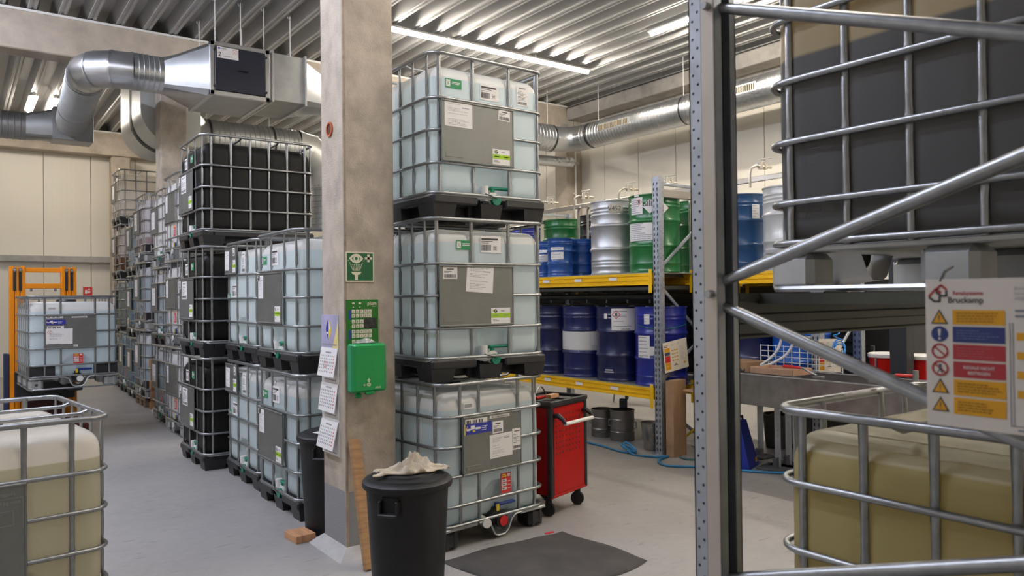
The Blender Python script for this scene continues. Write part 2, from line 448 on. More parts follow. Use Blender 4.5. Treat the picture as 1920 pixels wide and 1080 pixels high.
# concrete beams across the hall and columns
for nm, yb, x0, x1 in (('a', 4.842, XL, XR), ('b', 12.75, XL, 10.83), ('c', 20.9, XL, XR)):
    bm = struct(box('ceiling_beam', ((x0+x1)/2, yb+.2, 5.625), (x1-x0, .4, .58), CONC, bev=.015))
    O('edge_strip', MB().box(((x0+x1)/2, yb-.012, ZC-.03), (x1-x0, .03, .035)).mesh('edge_strip'), mat('white_steel', (.75, .74, .70), .4), bm)

def column_mat():
    m = mat('column_concrete', (0.45, 0.385, 0.31), 0.72, 0, 0.22, 7.0, 0.45, 110, stretch=(1, 1, .8))
    nt = m.node_tree; N = nt.nodes; L = nt.links; b = N['Principled BSDF']
    src = b.inputs['Base Color'].links[0].from_socket
    tc = N.new('ShaderNodeTexCoord'); sp = N.new('ShaderNodeSeparateXYZ'); L.new(tc.outputs['Object'], sp.inputs[0])
    lt = N.new('ShaderNodeMath'); lt.operation = 'LESS_THAN'; lt.inputs[1].default_value = .44; L.new(sp.outputs[2], lt.inputs[0])
    mx = N.new('ShaderNodeMix'); mx.data_type = 'RGBA'; L.new(lt.outputs[0], mx.inputs[0]); L.new(src, mx.inputs[6])
    mx.inputs[7].default_value = (.27, .27, .27, 1); L.new(mx.outputs[2], b.inputs['Base Color'])
    return m
COLM = column_mat()
def column(cx, cy, w, d, h):
    c = S('column', MB().box((0, 0, h/2), (w, d, h), .012).mesh('column'), COLM, loc=(cx, cy, 0))
    a, b_ = w/2, d/2; e = .085
    vs = [(sx*(a+e), sy*(b_+e), 0) for sx, sy in ((-1, -1), (1, -1), (1, 1), (-1, 1))]+[(sx*(a+.004), sy*(b_+.004), .07) for sx, sy in ((-1, -1), (1, -1), (1, 1), (-1, 1))]
    O('mortar_skirt', MB().add(vs, [(0, 1, 5, 4), (1, 2, 6, 5), (2, 3, 7, 6), (3, 0, 4, 7), (4, 5, 6, 7)]).mesh('mortar_skirt'), mat('mortar', (.42, .41, .40), .8, 0, .12, 8, .2, 60), c)
    return c
c1 = column(2.316, 5.04, .38, .395, 5.92)
box('corner_strip', (-.183, -.19, 2.96), (.018, .02, 5.9), mat('shutter_edge', (.33, .26, .20), .8, 0, .3, 9), c1, bev=.003)
O('sleeve', MB().lathe([(.052, 0), (.052, .012), (.04, .012), (.04, 0)], 20, cap0=False, cap1=False).mesh('sleeve'), mat('orange_sleeve', (.45, .09, .02), .5), c1, (-.188, .03, 2.945), (0, -pi/2, 0))
O('sleeve_shade_disc', MB().lathe([(.041, 0), (.041, .004)], 20).mesh('sleeve_shade_disc'), mat('bore_shade', (.10, .02, .008), .8), c1, (-.189, .03, 2.945), (0, -pi/2, 0))  # dark disc stands in for the shade inside the sleeve
column(2.76, 12.95, .385, .38, 5.4)
p3 = struct(box('column', (3.28, 20.98, 2.65), (.42, .4, 5.3), CONC, bev=.02))
p4 = struct(box('column', (11.03, 12.95, 2.7), (.42, .42, 5.5), CONC, bev=.02))
# girt on the back wall and edge beam along the right wall
struct(box('trim_1', ((XL+3.1)/2, YB-.08, 2.775), (3.1-XL, .16, .15), mat('grey_concrete', (.36, .355, .34), .7, 0, .15, 4), bev=.008))
struct(box('trim_2', (11.0, (YF+12.7)/2, 5.72), (.4, 12.7-YF, .26), mat('edge_beam_concrete', (.30, .28, .255), .75, 0, .25, 3, .2, 40), bev=.012))
struct(box('gap_shade_strip', (11.1, (YF+12.7)/2, 5.95), (.28, 12.7-YF, .2), mat('gap_shade', (.05, .05, .05), .8)))  # dark strip stands in for the shade between edge beam and deck
box('bearing_shoe', (10.72, 12.72, 5.42), (.12, .16, .14), SHEET, p4)

# ------------------------------------------------------------------ tube lamps under the deck
LAMPM = mat('lamp_diffuser', (.9, .9, .88), .5, emit=(LAMP_COL, LAMP))
HOUS = mat('lamp_housing', (.78, .77, .74), .4)
COOLM = mat('added_daylight_diffuser', (.9, .9, .9), .5, emit=(COOL_COL, COOL))
def lamp(x, y, ang, label_, L=1.5, z=5.9, m=None):
    e = E('tube_lamp', label_, 'lamp', (x, y, z), ang)
    O('housing', cached('lh%.2f' % L, lambda: MB().box((0, 0, .012), (L, .075, .03), .008).box((0, 0, -.018), (L, .17, .016), .004).mesh('housing')), HOUS, e)  # wide lower flange added to keep tube light off the deck ribs
    half = [(.034*cos(pi+pi*i/8), .045*sin(pi+pi*i/8)) for i in range(9)]
    def mk():
        n = len(half); l2 = L/2-.02
        vs = [(-l2, a, b-.026) for a, b in half]+[(l2, a, b-.026) for a, b in half]
        return MB().add(vs, [(i, n+i, n+i+1, i+1) for i in range(n-1)]+[tuple(range(n)), tuple(range(n, 2*n))[::-1]]).mesh('diffuser')
    O('diffuser', cached('ld%.2f' % L, mk), m or LAMPM, e)
    for s_ in (-.5, .5):
        O('clip', cached('lclip', lambda: MB().box((0, 0, .04), (.03, .05, .04)).mesh('clip')), HOUS, e, (s_, 0, 0))
    return e
lamp(8.66, 10.43, 0, 'glowing tube lamp right of the top tank, end near the round duct')
lamp(7.13, 10.43, 0, 'glowing tube lamp mostly hidden behind the rim of the highest clear tank')
lamp(5.6, 10.43, 0, 'glowing tube lamp next to the right edge of the concrete column')
lamp(8.85, 7.6, pi/2, 'glowing tube lamp left of the tall rack post, parallel to the ribs')
lamp(8.85, 6.05, pi/2, 'glowing tube lamp seen at the very top right of the tall rack post')
lamp(1.627, 18.6, pi/2, 'glowing tube lamp far left beyond the dark duct')
lamp(1.252, 18.6, pi/2, 'second far tube lamp, half hidden by the sloping duct')
# lamps of the right row above and behind the camera
for i in range(6):
    lamp(8.85, 4.5-1.55*i, pi/2, ['first', 'second', 'third', 'fourth', 'fifth', 'last'][i]+' tube lamp of the right row, counted from the tall rack post towards the camera')
lamp(5.5, 2.5, 0, 'tube lamp above the gap between the near shelving and the drum racking')  # this lamp and the next are unseen, added to brighten the stack fronts
lamp(3.9, 2.5, 0, 'tube lamp high in front of the tank stack, above the near shelving')
lamp(6.6, 15.8, 0, 'tube lamp behind the far drums'); lamp(8.2, 17.5, 0, 'tube lamp in the far right corner')
for i, yy in enumerate((3.5, 5.2, 7.0, 8.8, 10.6, 12.6)):  # unseen tubes added for cool light on the aisle stacks
    lamp(.15 if yy < 6 else -1.3, yy, pi/2, ['first', 'second', 'third', 'fourth', 'fifth', 'last'][i]+' daylight-white tube lamp of the row left of the aisle, counted from the camera', m=COOLM)

# ================================================================== tank containers
RAILS = {'A': [.83, .605, .375, .165], 'B': [.92, .71, .505, .30, .165], 'C': [.87, .67, .465, .29, .165]}
FBARS = {'A': [-.43, -.15, .17, .44], 'B': [-.32, -.15, .23, .39], 'C': [-.33, -.12, .11, .32]}
SBARS = [-.5, -.3, -.1, .1, .3, .5]
RIM = 1.145
def sm(t): t = max(0., min(1., t)); return t*t*(3-2*t)
def tank_mesh(kind):
    hx, hy, R = .476, .576, .10
    per = []
    def seg(p, q, n, nx, ny):
        for i in range(n): t = i/n; per.append((p[0]+(q[0]-p[0])*t, p[1]+(q[1]-p[1])*t, nx, ny))
    def arc(cx, cy, a0, n=6):
        for i in range(n): a = a0+pi/2*i/n; per.append((cx+R*cos(a), cy+R*sin(a), cos(a), sin(a)))
    seg((-hx+R, -hy), (hx-R, -hy), 34, 0, -1); arc(hx-R, -hy+R, -pi/2)
    seg((hx, -hy+R), (hx, hy-R), 40, 1, 0); arc(hx-R, hy-R, 0)
    seg((hx-R, hy), (-hx+R, hy), 34, 0, 1); arc(-hx+R, hy-R, pi/2)
    seg((-hx, hy-R), (-hx, -hy+R), 40, -1, 0); arc(-hx+R, -hy+R, pi)
    T = 1.078
    zs = [(.158, .09), (.160, .05), (.17, .022), (.19, .007), (.22, 0)]+[(.22+i*(T-.1-.22)/26, 0) for i in range(1, 27)]
    zs += [(T-.075, .004), (T-.05, .013), (T-.03, .027), (T-.014, .046), (T-.004, .07), (T, .10), (T+.002, .2), (T-.012, .24), (T-.012, .32)]
    fb = FBARS[kind]; gd = .017 if kind == 'A' else .006
    vs = []; n = len(per)
    for z, ins in zs:
        for (x, y, nx, ny) in per:
            g = 0
            if abs(ny) > .9:
                for bx in fb[1:-1]: g = max(g, math.exp(-((x-bx)/.02)**2))
            elif abs(nx) > .9:
                for by in SBARS[0:]: g = max(g, math.exp(-((y-by)/.02)**2))
            k = ins+gd*g*sm((z-.24)/.06)
            if ny < -.9:                       # arched niche round the outlet valve
                cxv = .03; rz = .42-z; hw = .17
                if rz > 0:
                    d = hw-abs(x-cxv)
                    top = sqrt(max(0, 1-((x-cxv)/hw)**2))*.17+.26-z
                    k += .05*sm(min(d, top)/.045)
            sag = .006*sin(pi*min(1, max(0, (z-.2)/.85)))     # belly between the rails
            kk = min(k, .33) if ins < .15 else k
            if ins >= .15: px, py = x*(1-ins), y*(1-ins)
            else: px, py = x-nx*kk, y-ny*kk
            vs.append((px+nx*sag, py+ny*sag, z))
    fs = []
    for i in range(len(zs)-1):
        for k in range(n):
            k2 = (k+1) % n; fs.append((i*n+k, i*n+k2, (i+1)*n+k2, (i+1)*n+k))
    fs.append(tuple(range(n))[::-1]); fs.append(tuple(range((len(zs)-1)*n, len(zs)*n)))
    return MB().add(vs, fs).mesh('tank', 50)
def bar_mesh(zr):
    cuts = sorted(set([.15, 1.145]+[z+d for z in zr if z > .2 for d in (-.045, -.025, 0, .025, .045)]))
    n = 8; vs = []
    for z in cuts:
        near = min((abs(z-q) for q in zr if q > .2), default=1)
        f = .45 if near < .03 else 1.0; w = 1.12 if near < .03 else 1.0
        if z > 1.13: f, w = .4, 1.3
        for k in range(n):
            t = 2*pi*(k+.5)/n; vs.append((.0125*w*cos(t), .0125*f*sin(t)-(1-f)*.006, z))
    fs = []
    for i in range(len(cuts)-1):
        for k in range(n): k2 = (k+1) % n; fs.append((i*n+k, i*n+k2, (i+1)*n+k2, (i+1)*n+k))
    fs += [tuple(range(n))[::-1], tuple(range((len(cuts)-1)*n, len(cuts)*n))]
    return MB().add(vs, fs).mesh('cage_bar', 60)
def ring_mesh(r): return MB().tube([(x, y, 0) for x, y in rrect(.498, .598, .105, 6)], r, 8, closed=True).mesh('cage_rail', 60)

def pallet(e, kind):
    if kind == 'plastic':
        d = MB().box((0, .06, .122), (.985, 1.08, .064), .012).box((0, .03, .06), (.80, .92, .084), .01)  # inner block added so the fork openings look dark
        for sx in (-1, 1): d.box((sx*.305, -.54, .122), (.37, .13, .064), .012)
        d.box((0, -.46, .06), (.26, .05, .1), .01)
        O('pallet_deck', cached('pdeck', lambda: d.mesh('pallet_deck')), BLACKPL, e)
        def foot():
            vs = [(sx*.098, sy*.115, .108) for sx, sy in ((-1, -1), (1, -1), (1, 1), (-1, 1))]+[(sx*.082, sy*.097, 0) for sx, sy in ((-1, -1), (1, -1), (1, 1), (-1, 1))]
            return MB().add(vs, [(0, 1, 2, 3), (7, 6, 5, 4), (0, 4, 5, 1), (1, 5, 6, 2), (2, 6, 7, 3), (3, 7, 4, 0)]).mesh('pallet_foot')
        for sx in (-1, 0, 1):
            for sy in (-1, 0, 1):
                O('pallet_foot', cached('pfoot', foot), BLACKPL, e, (sx*.393, sy*.48, 0))
        O('pallet_lip', cached('plip', lambda: MB().tube([(x, y, 0) for x, y in rrect(.488, .59, .08, 4)], .012, 6, closed=True).mesh('pallet_lip')), SHEET, e, (0, 0, .15))
    else:
        fm = BLACKPL if kind == 'steelblack' else SHEET
        O('pallet_tray', cached('ptray', lambda: MB().box((0, .07, .142), (.96, 1.02, .02), .004).box((-.33, -.52, .142), (.3, .16, .02), .004).box((.36, -.52, .142), (.26, .16, .02), .004).mesh('pallet_tray')), SHEET, e)
        def trough():
            pr = [(-.19, .15), (-.13, .147), (-.09, .125), (-.045, .04), (-.015, .024), (.05, .024), (.085, .05), (.125, .125), (.16, .147), (.22, .15)]
            n = len(pr); vs = []
            for yy, zz in ((-.60, 0), (-.44, .02)):
                vs += [(a+.02, yy, b+zz*(.15-b)/.15) for a, b in pr]
            fs = [(i, i+1, n+i+1, n+i) for i in range(n-1)]
            m = MB().add(vs, fs); m.tube([(a+.02, -.60, b) for a, b in pr], .007, 6)
            return m.mesh('valve_trough')
        O('valve_trough', cached('ptrough', trough), SHEET, e)
        def foot():
            m = MB().box((0, 0, .068), (.15, .16, .125), .022)
            for i in (-1, 1): m.box((i*.035, -.079, .068), (.03, .012, .11), .004)
            return m.mesh('pallet_foot')
        for sx in (-1, 0, 1):
            for sy in (-1, 0, 1):
                if sx == 0 and sy == -1: continue
                O('pallet_foot', cached('sfoot', foot), fm, e, (sx*.41, sy*.505, 0))
        if kind == 'steel':
            O('pallet_runner', cached('prun', lambda: MB().tube([(x, y, 0) for x, y in rrect(.485, .585, .06, 4)], .011, 6, closed=True).mesh('pallet_runner')), STEEL, e, (0, 0, .011))
            O('foot_bore', cached('fbore', lambda: MB().cyl((0, 0, 0), (0, .006, 0), .018, n=12).mesh('foot_bore')), INK, e, (-.41, -.588, .07))

def valve(e, kind):
    x = .03; DZ = (0, 0, -.085)
    if kind == 'green':
        O('valve_body', cached('vb1', lambda: MB().cyl((x, -.50, .235), (x, -.575, .235), .05, n=16).cyl((x, -.54, .235), (x, -.54, .30), .03, n=12).cyl((x-.075, -.565, .215), (x-.075, -.565, .325), .03, n=14).mesh('valve_body')), VWHITE, e, DZ)
        O('valve_cap', cached('vc1', lambda: MB().cyl((x+.01, -.575, .225), (x+.01, -.605, .225), .038, n=18).mesh('valve_cap')), VGREEN, e, DZ)
        h = cached('vh1', lambda: MB().box((x+.07, -.56, .315), (.19, .035, .022), .008).cyl((x, -.55, .285), (x, -.55, .32), .024, n=12).mesh('valve_handle'))
        O('valve_handle', h, VGREEN, e, DZ)
        O('cap_strap', cached('vs1', lambda: MB().tube([(x-.09, -.6, .265), (x-.04, -.615, .25), (x+.01, -.61, .235)], .004, 5).mesh('cap_strap')), INK, e, DZ)
    else:
        capm = VRED if kind == 'bluered' else VWHITE
        O('valve_body', cached('vb2', lambda: MB().cyl((x, -.50, .225), (x, -.57, .225), .058, n=18).cyl((x+.02, -.57, .205), (x+.02, -.60, .205), .052, n=18).cyl((x, -.54, .225), (x, -.54, .30), .03, n=12).mesh('valve_body')), BLACKPL, e, DZ)
        O('valve_cap', cached('vc2', lambda: MB().cyl((x+.025, -.60, .205), (x+.025, -.612, .205), .038, n=18).mesh('valve_cap')), capm, e, DZ)
        O('valve_handle', cached('vh2', lambda: MB().box((x+.10, -.56, .318), (.2, .032, .022), .009).cyl((x+.01, -.55, .285), (x+.01, -.55, .33), .022, n=12).mesh('valve_handle')), VBLUE, e, DZ)
        O('valve_collar', cached('vy2', lambda: MB().box((x-.005, -.575, .30), (.03, .012, .05), .004).mesh('valve_collar')), VYEL, e, DZ)
        if kind == 'bluered':
            O('spout', cached('vsp', lambda: MB().lathe([(.026, 0), (.034, 0), (.034, .12), (.026, .12)], 18).mesh('spout')), VWHITE, e, (x-.11, -.50, .135), (pi/2, 0, -.25))

def ibc(label_, loc, rot, tm, kind='A', pal='plastic', valve_='green', plate=(-.43, .19, .385, .82), labels=(), group=None, cross=True, cap=True, zs=1.0, guard=False):
    e = E('tank_container', label_, 'container', loc, rot, group)
    if zs != 1.0: e.scale = (1, 1, zs)
    O('tank', cached('tank'+kind, lambda: tank_mesh(kind)), tm, e)
    if cap:
        O('screw_lid', cached('lid', lambda: MB().lathe([(.115, 0), (.118, .02), (.105, .045), (.03, .045), (.03, .052), (0.001, .052)], 24).mesh('screw_lid')), BLACKPL, e, (0, 0, 1.066))
    ring = cached('ring', lambda: ring_mesh(.0115)); rim = cached('rim', lambda: ring_mesh(.015))
    O('top_rim', rim, STEEL, e, (0, 0, RIM))
    zr = RAILS[kind]
    gap = None
    for z in zr:
        if plate and plate[2]+.02 < z < plate[3]-.02:      # rail stops at the label plate
            key = ('ringgap', round(plate[0], 3), round(plate[1], 3))
            def mkgap():
                pts = [(x, y) for x, y in rrect(.498, .598, .105, 6)]
                # start on the front just right of the plate and run round to its left
                fr = [p for p in pts]
                i0 = max(range(len(fr)), key=lambda i: (fr[i][1] < -.59, fr[i][0]))
                seq = fr[i0:]+fr[:i0]
                pl = [(plate[1]+.004, -.598, 0)]+[(x, y, 0) for x, y in seq]
                last = (plate[0]-.004, -.598, 0)
                if seq[-1][0] > plate[0]: pl = pl[:-1]
                return MB().tube(pl+[last], .0115, 8).mesh('cage_rail', 60)
            O('cage_rail', cached(key, mkgap), STEEL, e, (0, 0, z))
        else:
            O('cage_rail', ring, STEEL, e, (0, 0, z))
    bm = cached('bar'+kind, lambda: bar_mesh(zr))
    for x in FBARS[kind]:
        O('cage_bar', bm, STEEL, e, (x, -.578, 0)); O('cage_bar', bm, STEEL, e, (-x, .578, 0), (0, 0, pi))
    for y in SBARS:
        O('cage_bar', bm, STEEL, e, (.478, y, 0), (0, 0, pi/2)); O('cage_bar', bm, STEEL, e, (-.478, y, 0), (0, 0, -pi/2))
    if cross:
        cb = cached('cross', lambda: MB().tube([(-.498, 0, -.005), (-.45, 0, -.022), (.45, 0, -.022), (.498, 0, -.005)], .0115, 8).mesh('top_crossbar', 60))
        for yc in (-.2, .2): O('top_crossbar', cb, STEEL, e, (0, yc, RIM))
    if plate:
        x0, x1, z0, z1 = plate
        def mkp():
            w, h = x1-x0, z1-z0
            m = MB().box((0, 0, 0), (w, .003, h)); m.box((0, -.004, h/2-.008), (w, .008, .014), .003); m.box((0, -.004, -h/2+.008), (w, .008, .014), .003)
            m.box((-w/2+.004, -.002, 0), (.008, .006, h), .002); m.box((w/2-.004, -.002, 0), (.008, .006, h), .002)
            m.box((-w*.33, -.002, -h/2+.05), (w*.24, .003, .035), .001)
            return m.mesh('label_plate')
        O('label_plate', cached(('plate', plate), mkp), PLATE, e, ((x0+x1)/2, -.613, (z0+z1)/2))
    for (k, x, z, w, h, where, ro, sd) in labels:
        label(e, x, z, w, h, k, -.6165 if where == 'p' else -.5835, ro, sd)
    if guard:
        for sx in (-1, 1):
            O('corner_guard', cached(('guard', sx), lambda: MB().box((sx*.345, -.5795, .232), (.27, .008, .125), .003).box((sx*.4805, -.46, .232), (.008, .24, .125), .003).mesh('corner_guard')), BLACKPL, e)
    pallet(e, pal); valve(e, valve_)
    return e

WATER = tank_mat('tank_clear_water', (.96, .945, .92), (.82, .915, .94), .985)
WATER2 = tank_mat('tank_blue_water', (.95, .935, .91), (.76, .865, .90), .965)
BLACKT = tank_mat('tank_black', (.012, .0115, .011), (.012, .0115, .011), .5, rough=.5, transl=0)
WHITET = tank_mat('tank_white', (.96, .96, .96), (.92, .94, .95), .35)
GREYW = tank_mat('tank_grey_water', (.80, .81, .83), (.60, .68, .74), .9)
MILKY = tank_mat('tank_milky', (.92, .88, .82), (.90, .85, .78), .3)
BROWN = tank_mat('tank_brown', (.90, .82, .74), (.25, .11, .05), .45)
OLIVE = tank_mat('tank_olive', (.72, .73, .67), (.40, .43, .37), .98)
BLUET = tank_mat('tank_deep_blue', (.60, .70, .80), (.30, .46, .60), 1.0)
PINKT = tank_mat('tank_mauve', (.78, .75, .76), (.50, .38, .38), .42)
CREAMT = tank_mat('tank_cream', (.90, .855, .78), (.61, .575, .41), .935)
CREAMT2 = tank_mat('tank_cream_b', (.72, .67, .50), (.53, .455, .22), 1.02)
DARKL = tank_mat('tank_dark_liquid', (.55, .46, .29), (.145, .147, .155), .79, rough=.5, soft=.006)

LA = lambda s: [('doc', -.29, .72, .23, .175, 'p', 0, s), ('bar', .105, .765, .105, .08, 'p', .05, s), ('eco', .075, .455, .155, .115, 'p', 0, 1), ('green', -.31, .945, .135, .065, 't', 0, 1), ('big', 0.0, .925, .165, .115, 't', 0, s)]
# -- the stack in the middle, three high, outlets facing the camera
ibc('bottom clear tank container in the stack right of the column, with blue valve handle', (3.10, 5.145, 0), radians(6), WATER2, 'B', 'steelblack', 'bluered', (-.32, .23, .50, .915),
    [('strip', -.245, .985, .085, .045, 't', 0, 4), ('heads', -.20, .875, .20, .04, 'p', 0, 1), ('bar', .02, .895, .19, .035, 'p', 0, 7), ('bluelab', -.185, .825, .25, .075, 'p', 0, 0), ('bar', .0, .81, .10, .085, 'p', 0, 9), ('doc', .03, .675, .215, .17, 'p', -.02, 22), ('tallbar', .185, .70, .09, .155, 'p', 0, 3), ('redtag', .10, .385, .10, .145, 't', 0, 0)], 'stack beside the column')
ibc('middle clear tank container in the stack right of the column, crooked paper on its plate', (3.155, 5.16, 1.16), radians(-2), WATER, 'A', 'plastic', 'green', (-.43, .19, .385, .82),
    [('bar', -.345, .765, .115, .085, 'p', 0, 5), ('doc', -.10, .72, .225, .19, 'p', .07, 31), ('eco', .075, .455, .165, .115, 'p', 0, 1), ('green', -.21, .965, .13, .065, 't', 0, 1), ('big', .015, .975, .175, .12, 't', 0, 2)], 'stack beside the column')
ibc('topmost clear tank container in the stack right of the column, nearest the ceiling', (3.155, 5.16, 2.32), radians(0), WATER, 'A', 'plastic', 'green', (-.43, .19, .385, .82),
    LA(12)+[('tallbar', .30, .945, .105, .15, 't', 0, 8)], 'stack beside the column')

# -- the long row along the aisle (outlets facing the aisle)
RZ = -pi/2
LS = lambda s: [('doc', -.33, .70, .13, .20, 'p', 0, s), ('eco', .09, .47, .13, .13, 'p', 0, 1), ('bar', -.39, .79, .07, .07, 'p', 0, s), ('green', -.33, .93, .12, .07, 't', 0, 1), ('big', -.05, .95, .16, .14, 't', 0, s)]
for k in range(2):
    ibc(['lower', 'upper'][k]+' clear tank container of the nearest two-high stack, left of the column', (2.755, 6.32, 1.16*k), RZ, WATER if k else WATER2, 'A', 'plastic', 'green', labels=LS(40+k), group='two-high stacks beside the aisle')
    ibc(['lower', 'upper'][k]+' clear tank container with its plate set high, between black stack and nearest stack', (2.80, 7.46, 1.16*k), RZ, WATER, 'A', 'plastic', 'green', (-.45, -.06, .84, 1.12),
        [('doc', -.37, .98, .13, .19, 'p', .03, 50+k), ('eco', -.14, .92, .1, .12, 'p', 0, 1), ('bar', -.14, 1.06, .06, .08, 'p', 0, 3), ('tallbar', .06, .95, .1, .2, 't', 0, 5), ('big', -.23, .68, .15, .13, 't', 0, 3), ('green', -.42, .62, .1, .07, 't', 0, 1)], 'two-high stacks beside the aisle')
LB = lambda s: [('tallbar', -.20, .70, .22, .19, 'p', 0, s), ('bar', -.40, .76, .05, .09, 'p', 0, 2), ('eco', .08, .48, .13, .13, 'p', 0, 1), ('big', -.22, .93, .13, .12, 't', 0, 4), ('green', .03, .95, .1, .08, 't', 0, 1)]
for k in range(3):
    ibc(['bottom', 'middle', 'topmost'][k]+' black tank container in the three-high black stack', (2.63, 8.66, 1.16*k), RZ, BLACKT, 'A', 'plastic', 'green', labels=LB(60+k), group='black tank containers')
LW = lambda s: [('doc', -.22, .78, .12, .24, 'p', 0, s), ('bar', -.28, .90, .12, .03, 'p', 0, 3), ('redtag', .08, .40, .12, .15, 't', 0, 0)]
for k in range(3):
    ibc(['bottom', 'middle', 'topmost'][k]+' white tank container in the stack directly behind the black ones', (2.90, 10.79, 1.14*k), RZ, WHITET, 'B', 'steel', 'blue', (-.32, .23, .51, .915), LW(70+k), 'white tank containers by the aisle', zs=.983)
    ibc(['bottom', 'middle', 'topmost'][k]+' grey-white tank container in the second stack behind the black ones', (2.95, 11.90, 1.115*k), RZ, GREYW if k < 2 else WHITET, 'B' if k else 'B', 'steel' if k != 1 else 'plastic', 'green', (-.43, .0, .51, .915), [('doc', -.25, .72, .22, .26, 'p', 0, 80+k)]+([('redtag', .08, .40, .12, .15, 't', 0, 0)] if k == 0 else []), 'white tank containers by the aisle', zs=.961)
for k in range(3):
    ibc(['bottom grey', 'middle grey', 'topmost mauve-tinted'][k]+' tank container in the stack standing on a wooden pallet', (3.08, 14.05, .15+1.12*k), RZ, [GREYW, GREYW, PINKT][k], 'B', 'steel', 'blue', (-.43, .1, .51, .915), [('doc', -.2, .72, .22, .3, 'p', 0, 90+k)], 'far stacks along the aisle', zs=.966, guard=True)
    ibc(['bottom', 'middle', 'topmost'][k]+' bluish tank container in the stack behind the wooden pallet', (3.14, 15.15, 1.102*k), RZ, BLUET if k < 2 else GREYW, 'B', 'plastic', 'blue', (-.43, .1, .51, .915), [('doc', -.2, .72, .2, .28, 'p', 0, 95+k)], 'far stacks along the aisle', zs=.95)
ibc('single blue tank container with a bag on top, in the far row', (3.18, 16.27, 0), RZ, BLUET, 'B', 'plastic', 'green', (-.43, .1, .51, .915), [('doc', -.2, .72, .2, .28, 'p', 0, 99), ('redtag', .1, .38, .1, .15, 't', 0, 0)], 'far stacks along the aisle')
for k in range(4):
    ibc(['bottom olive', 'second olive', 'third brown-filled', 'topmost milky white'][k]+' tank container of the tallest far stack by the back wall', (3.24, 17.42, 1.102*k), RZ, [OLIVE, OLIVE, BROWN, MILKY][k], 'B', 'plastic', 'blue', (-.43, .1, .51, .915), [('doc', -.2, .72, .2, .28, 'p', 0, 105+k)], 'far stacks along the aisle', zs=.95)
# -- container on the truck's forks, and the two nearest ones left and right
ibc('bluish tank container raised on the lift truck forks', (1.155, 11.50, .67), radians(4-1), WATER2, 'B', 'steel', 'blue', (-.32, .23, .50, .915),
    [('heads', -.22, .895, .18, .03, 'p', 0, 1), ('bar', .05, .895, .17, .03, 'p', 0, 6), ('bluelab', -.21, .83, .22, .06, 'p', 0, 0), ('heads', -.21, .765, .18, .035, 'p', 0, 1), ('hazard', -.17, .655, .29, .19, 'p', .01, 5), ('bar', .01, .53, .05, .035, 'p', 0, 2), ('redtag', .04, .37, .105, .125, 't', 0, 0), ('strip', -.24, 1.0, .09, .035, 't', 0, 2)], guard=True)
nl = ibc('cream tank container cut off by the left edge, standing in the foreground', (.085, 5.04, 0), radians(7), CREAMT, 'C', 'steel', 'blue', (-.42, .115, .30, .87), [])
EMB = mat('embossed_steel', (.38, .385, .38), .45, .8)
for t, xx, zz in (('Transport', -.035, .815), ('1650 kg max', -.04, .775)):
    O('embossing', text_mesh(t, .025, False, 'LEFT', .0015), EMB, nl, (xx, -.616, zz), FR)
for q in (quad(-.05, .80, .10, .802), quad(-.05, .65, -.048, .80), quad(.098, .65, .10, .80), quad(-.02, .74, .06, .742), quad(-.02, .67, .06, .672), quad(-.02, .67, -.018, .74), quad(.058, .67, .06, .74)):
    O('embossing', polymesh('embossing', [q], .002), EMB, nl, (0, -.616, 0), FR)
ibc('lower cream tank container in the near shelving at the right edge', (2.62, .90, .24), pi, CREAMT2, 'B', 'steel', 'blue', None, [])
dt = ibc('upper dark-filled tank container in the near shelving at the right edge', (2.76, 1.02, 1.758), pi, DARKL, 'B', 'steel', 'blue', None, [])

VM = mat('moulded_scale', (.13, .13, .13), .5)
for t, t2, zz in (('500', '', .672), ('', '75', .625), ('300', '', .463), ('', '75', .43), ('100', '25', .262)):
    if t: O('volume_mark', text_mesh(t, .028, False, 'LEFT', .001), VM, dt, (.4835, -.385, zz), (pi/2, 0, pi/2)); O('volume_mark', polymesh('volume_mark', [quad(-.03, .008, -.006, .011)], .001), VM, dt, (.4835, -.385, zz), (pi/2, 0, pi/2))
    if t2: O('volume_mark', text_mesh(t2, .024, False, 'LEFT', .001), VM, dt, (.4835, -.465, zz-.012), (pi/2, 0, pi/2)); O('volume_mark', polymesh('volume_mark', [quad(.034, .008, .052, .011)], .001), VM, dt, (.4835, -.465, zz-.012), (pi/2, 0, pi/2))

# ================================================================== ventilation ducts
def ridged(L, r, pitch=.11, amp=.006, n=28, dense=True):
    pr = []; x = 0.0
    while x < L-1e-6:
        pr += [(r, x), (r, min(L, x+pitch*.72)), (r+amp, min(L, x+pitch*.82)), (r+amp, min(L, x+pitch*.92))]; x += pitch
    pr.append((r, L))
    return MB().lathe(pr, n, cap0=False, cap1=False)
def along(p0, p1):
    d = Vector(p1)-Vector(p0); q = Vector((0, 0, 1)).rotation_difference(d.normalized())
    return d.length, q.to_euler()
def duct_run(name, p0, p1, r, m, parent, pitch=.11, amp=.006):
    L, e = along(p0, p1)
    return O(name, ridged(L, r, pitch, amp).mesh(name, 25), m, parent, p0, e)
def elbow(name, pts, r, m, parent, n=28, lip=True):
    mb = MB().tube(pts, r, n, caps=False)
    o = O(name, mb.mesh(name, 25), m, parent)
    if lip:
        for i in range(0, len(pts)):
            a = Vector(pts[max(i-1, 0)]); b = Vector(pts[min(i+1, len(pts)-1)]); d = (b-a).normalized()*.012
            O('seam', MB().cyl(Vector(pts[i])-d, Vector(pts[i])+d, r+.010, n=n, caps=False).mesh('seam'), m, parent)
    return o
def ring_clamp(p, axis, r, parent, m=None):
    d = Vector(axis).normalized()*.016
    return O('clamp_ring', MB().cyl(Vector(p)-d, Vector(p)+d, r+.012, n=28, caps=False).mesh('clamp_ring'), m or BLACKPL, parent)
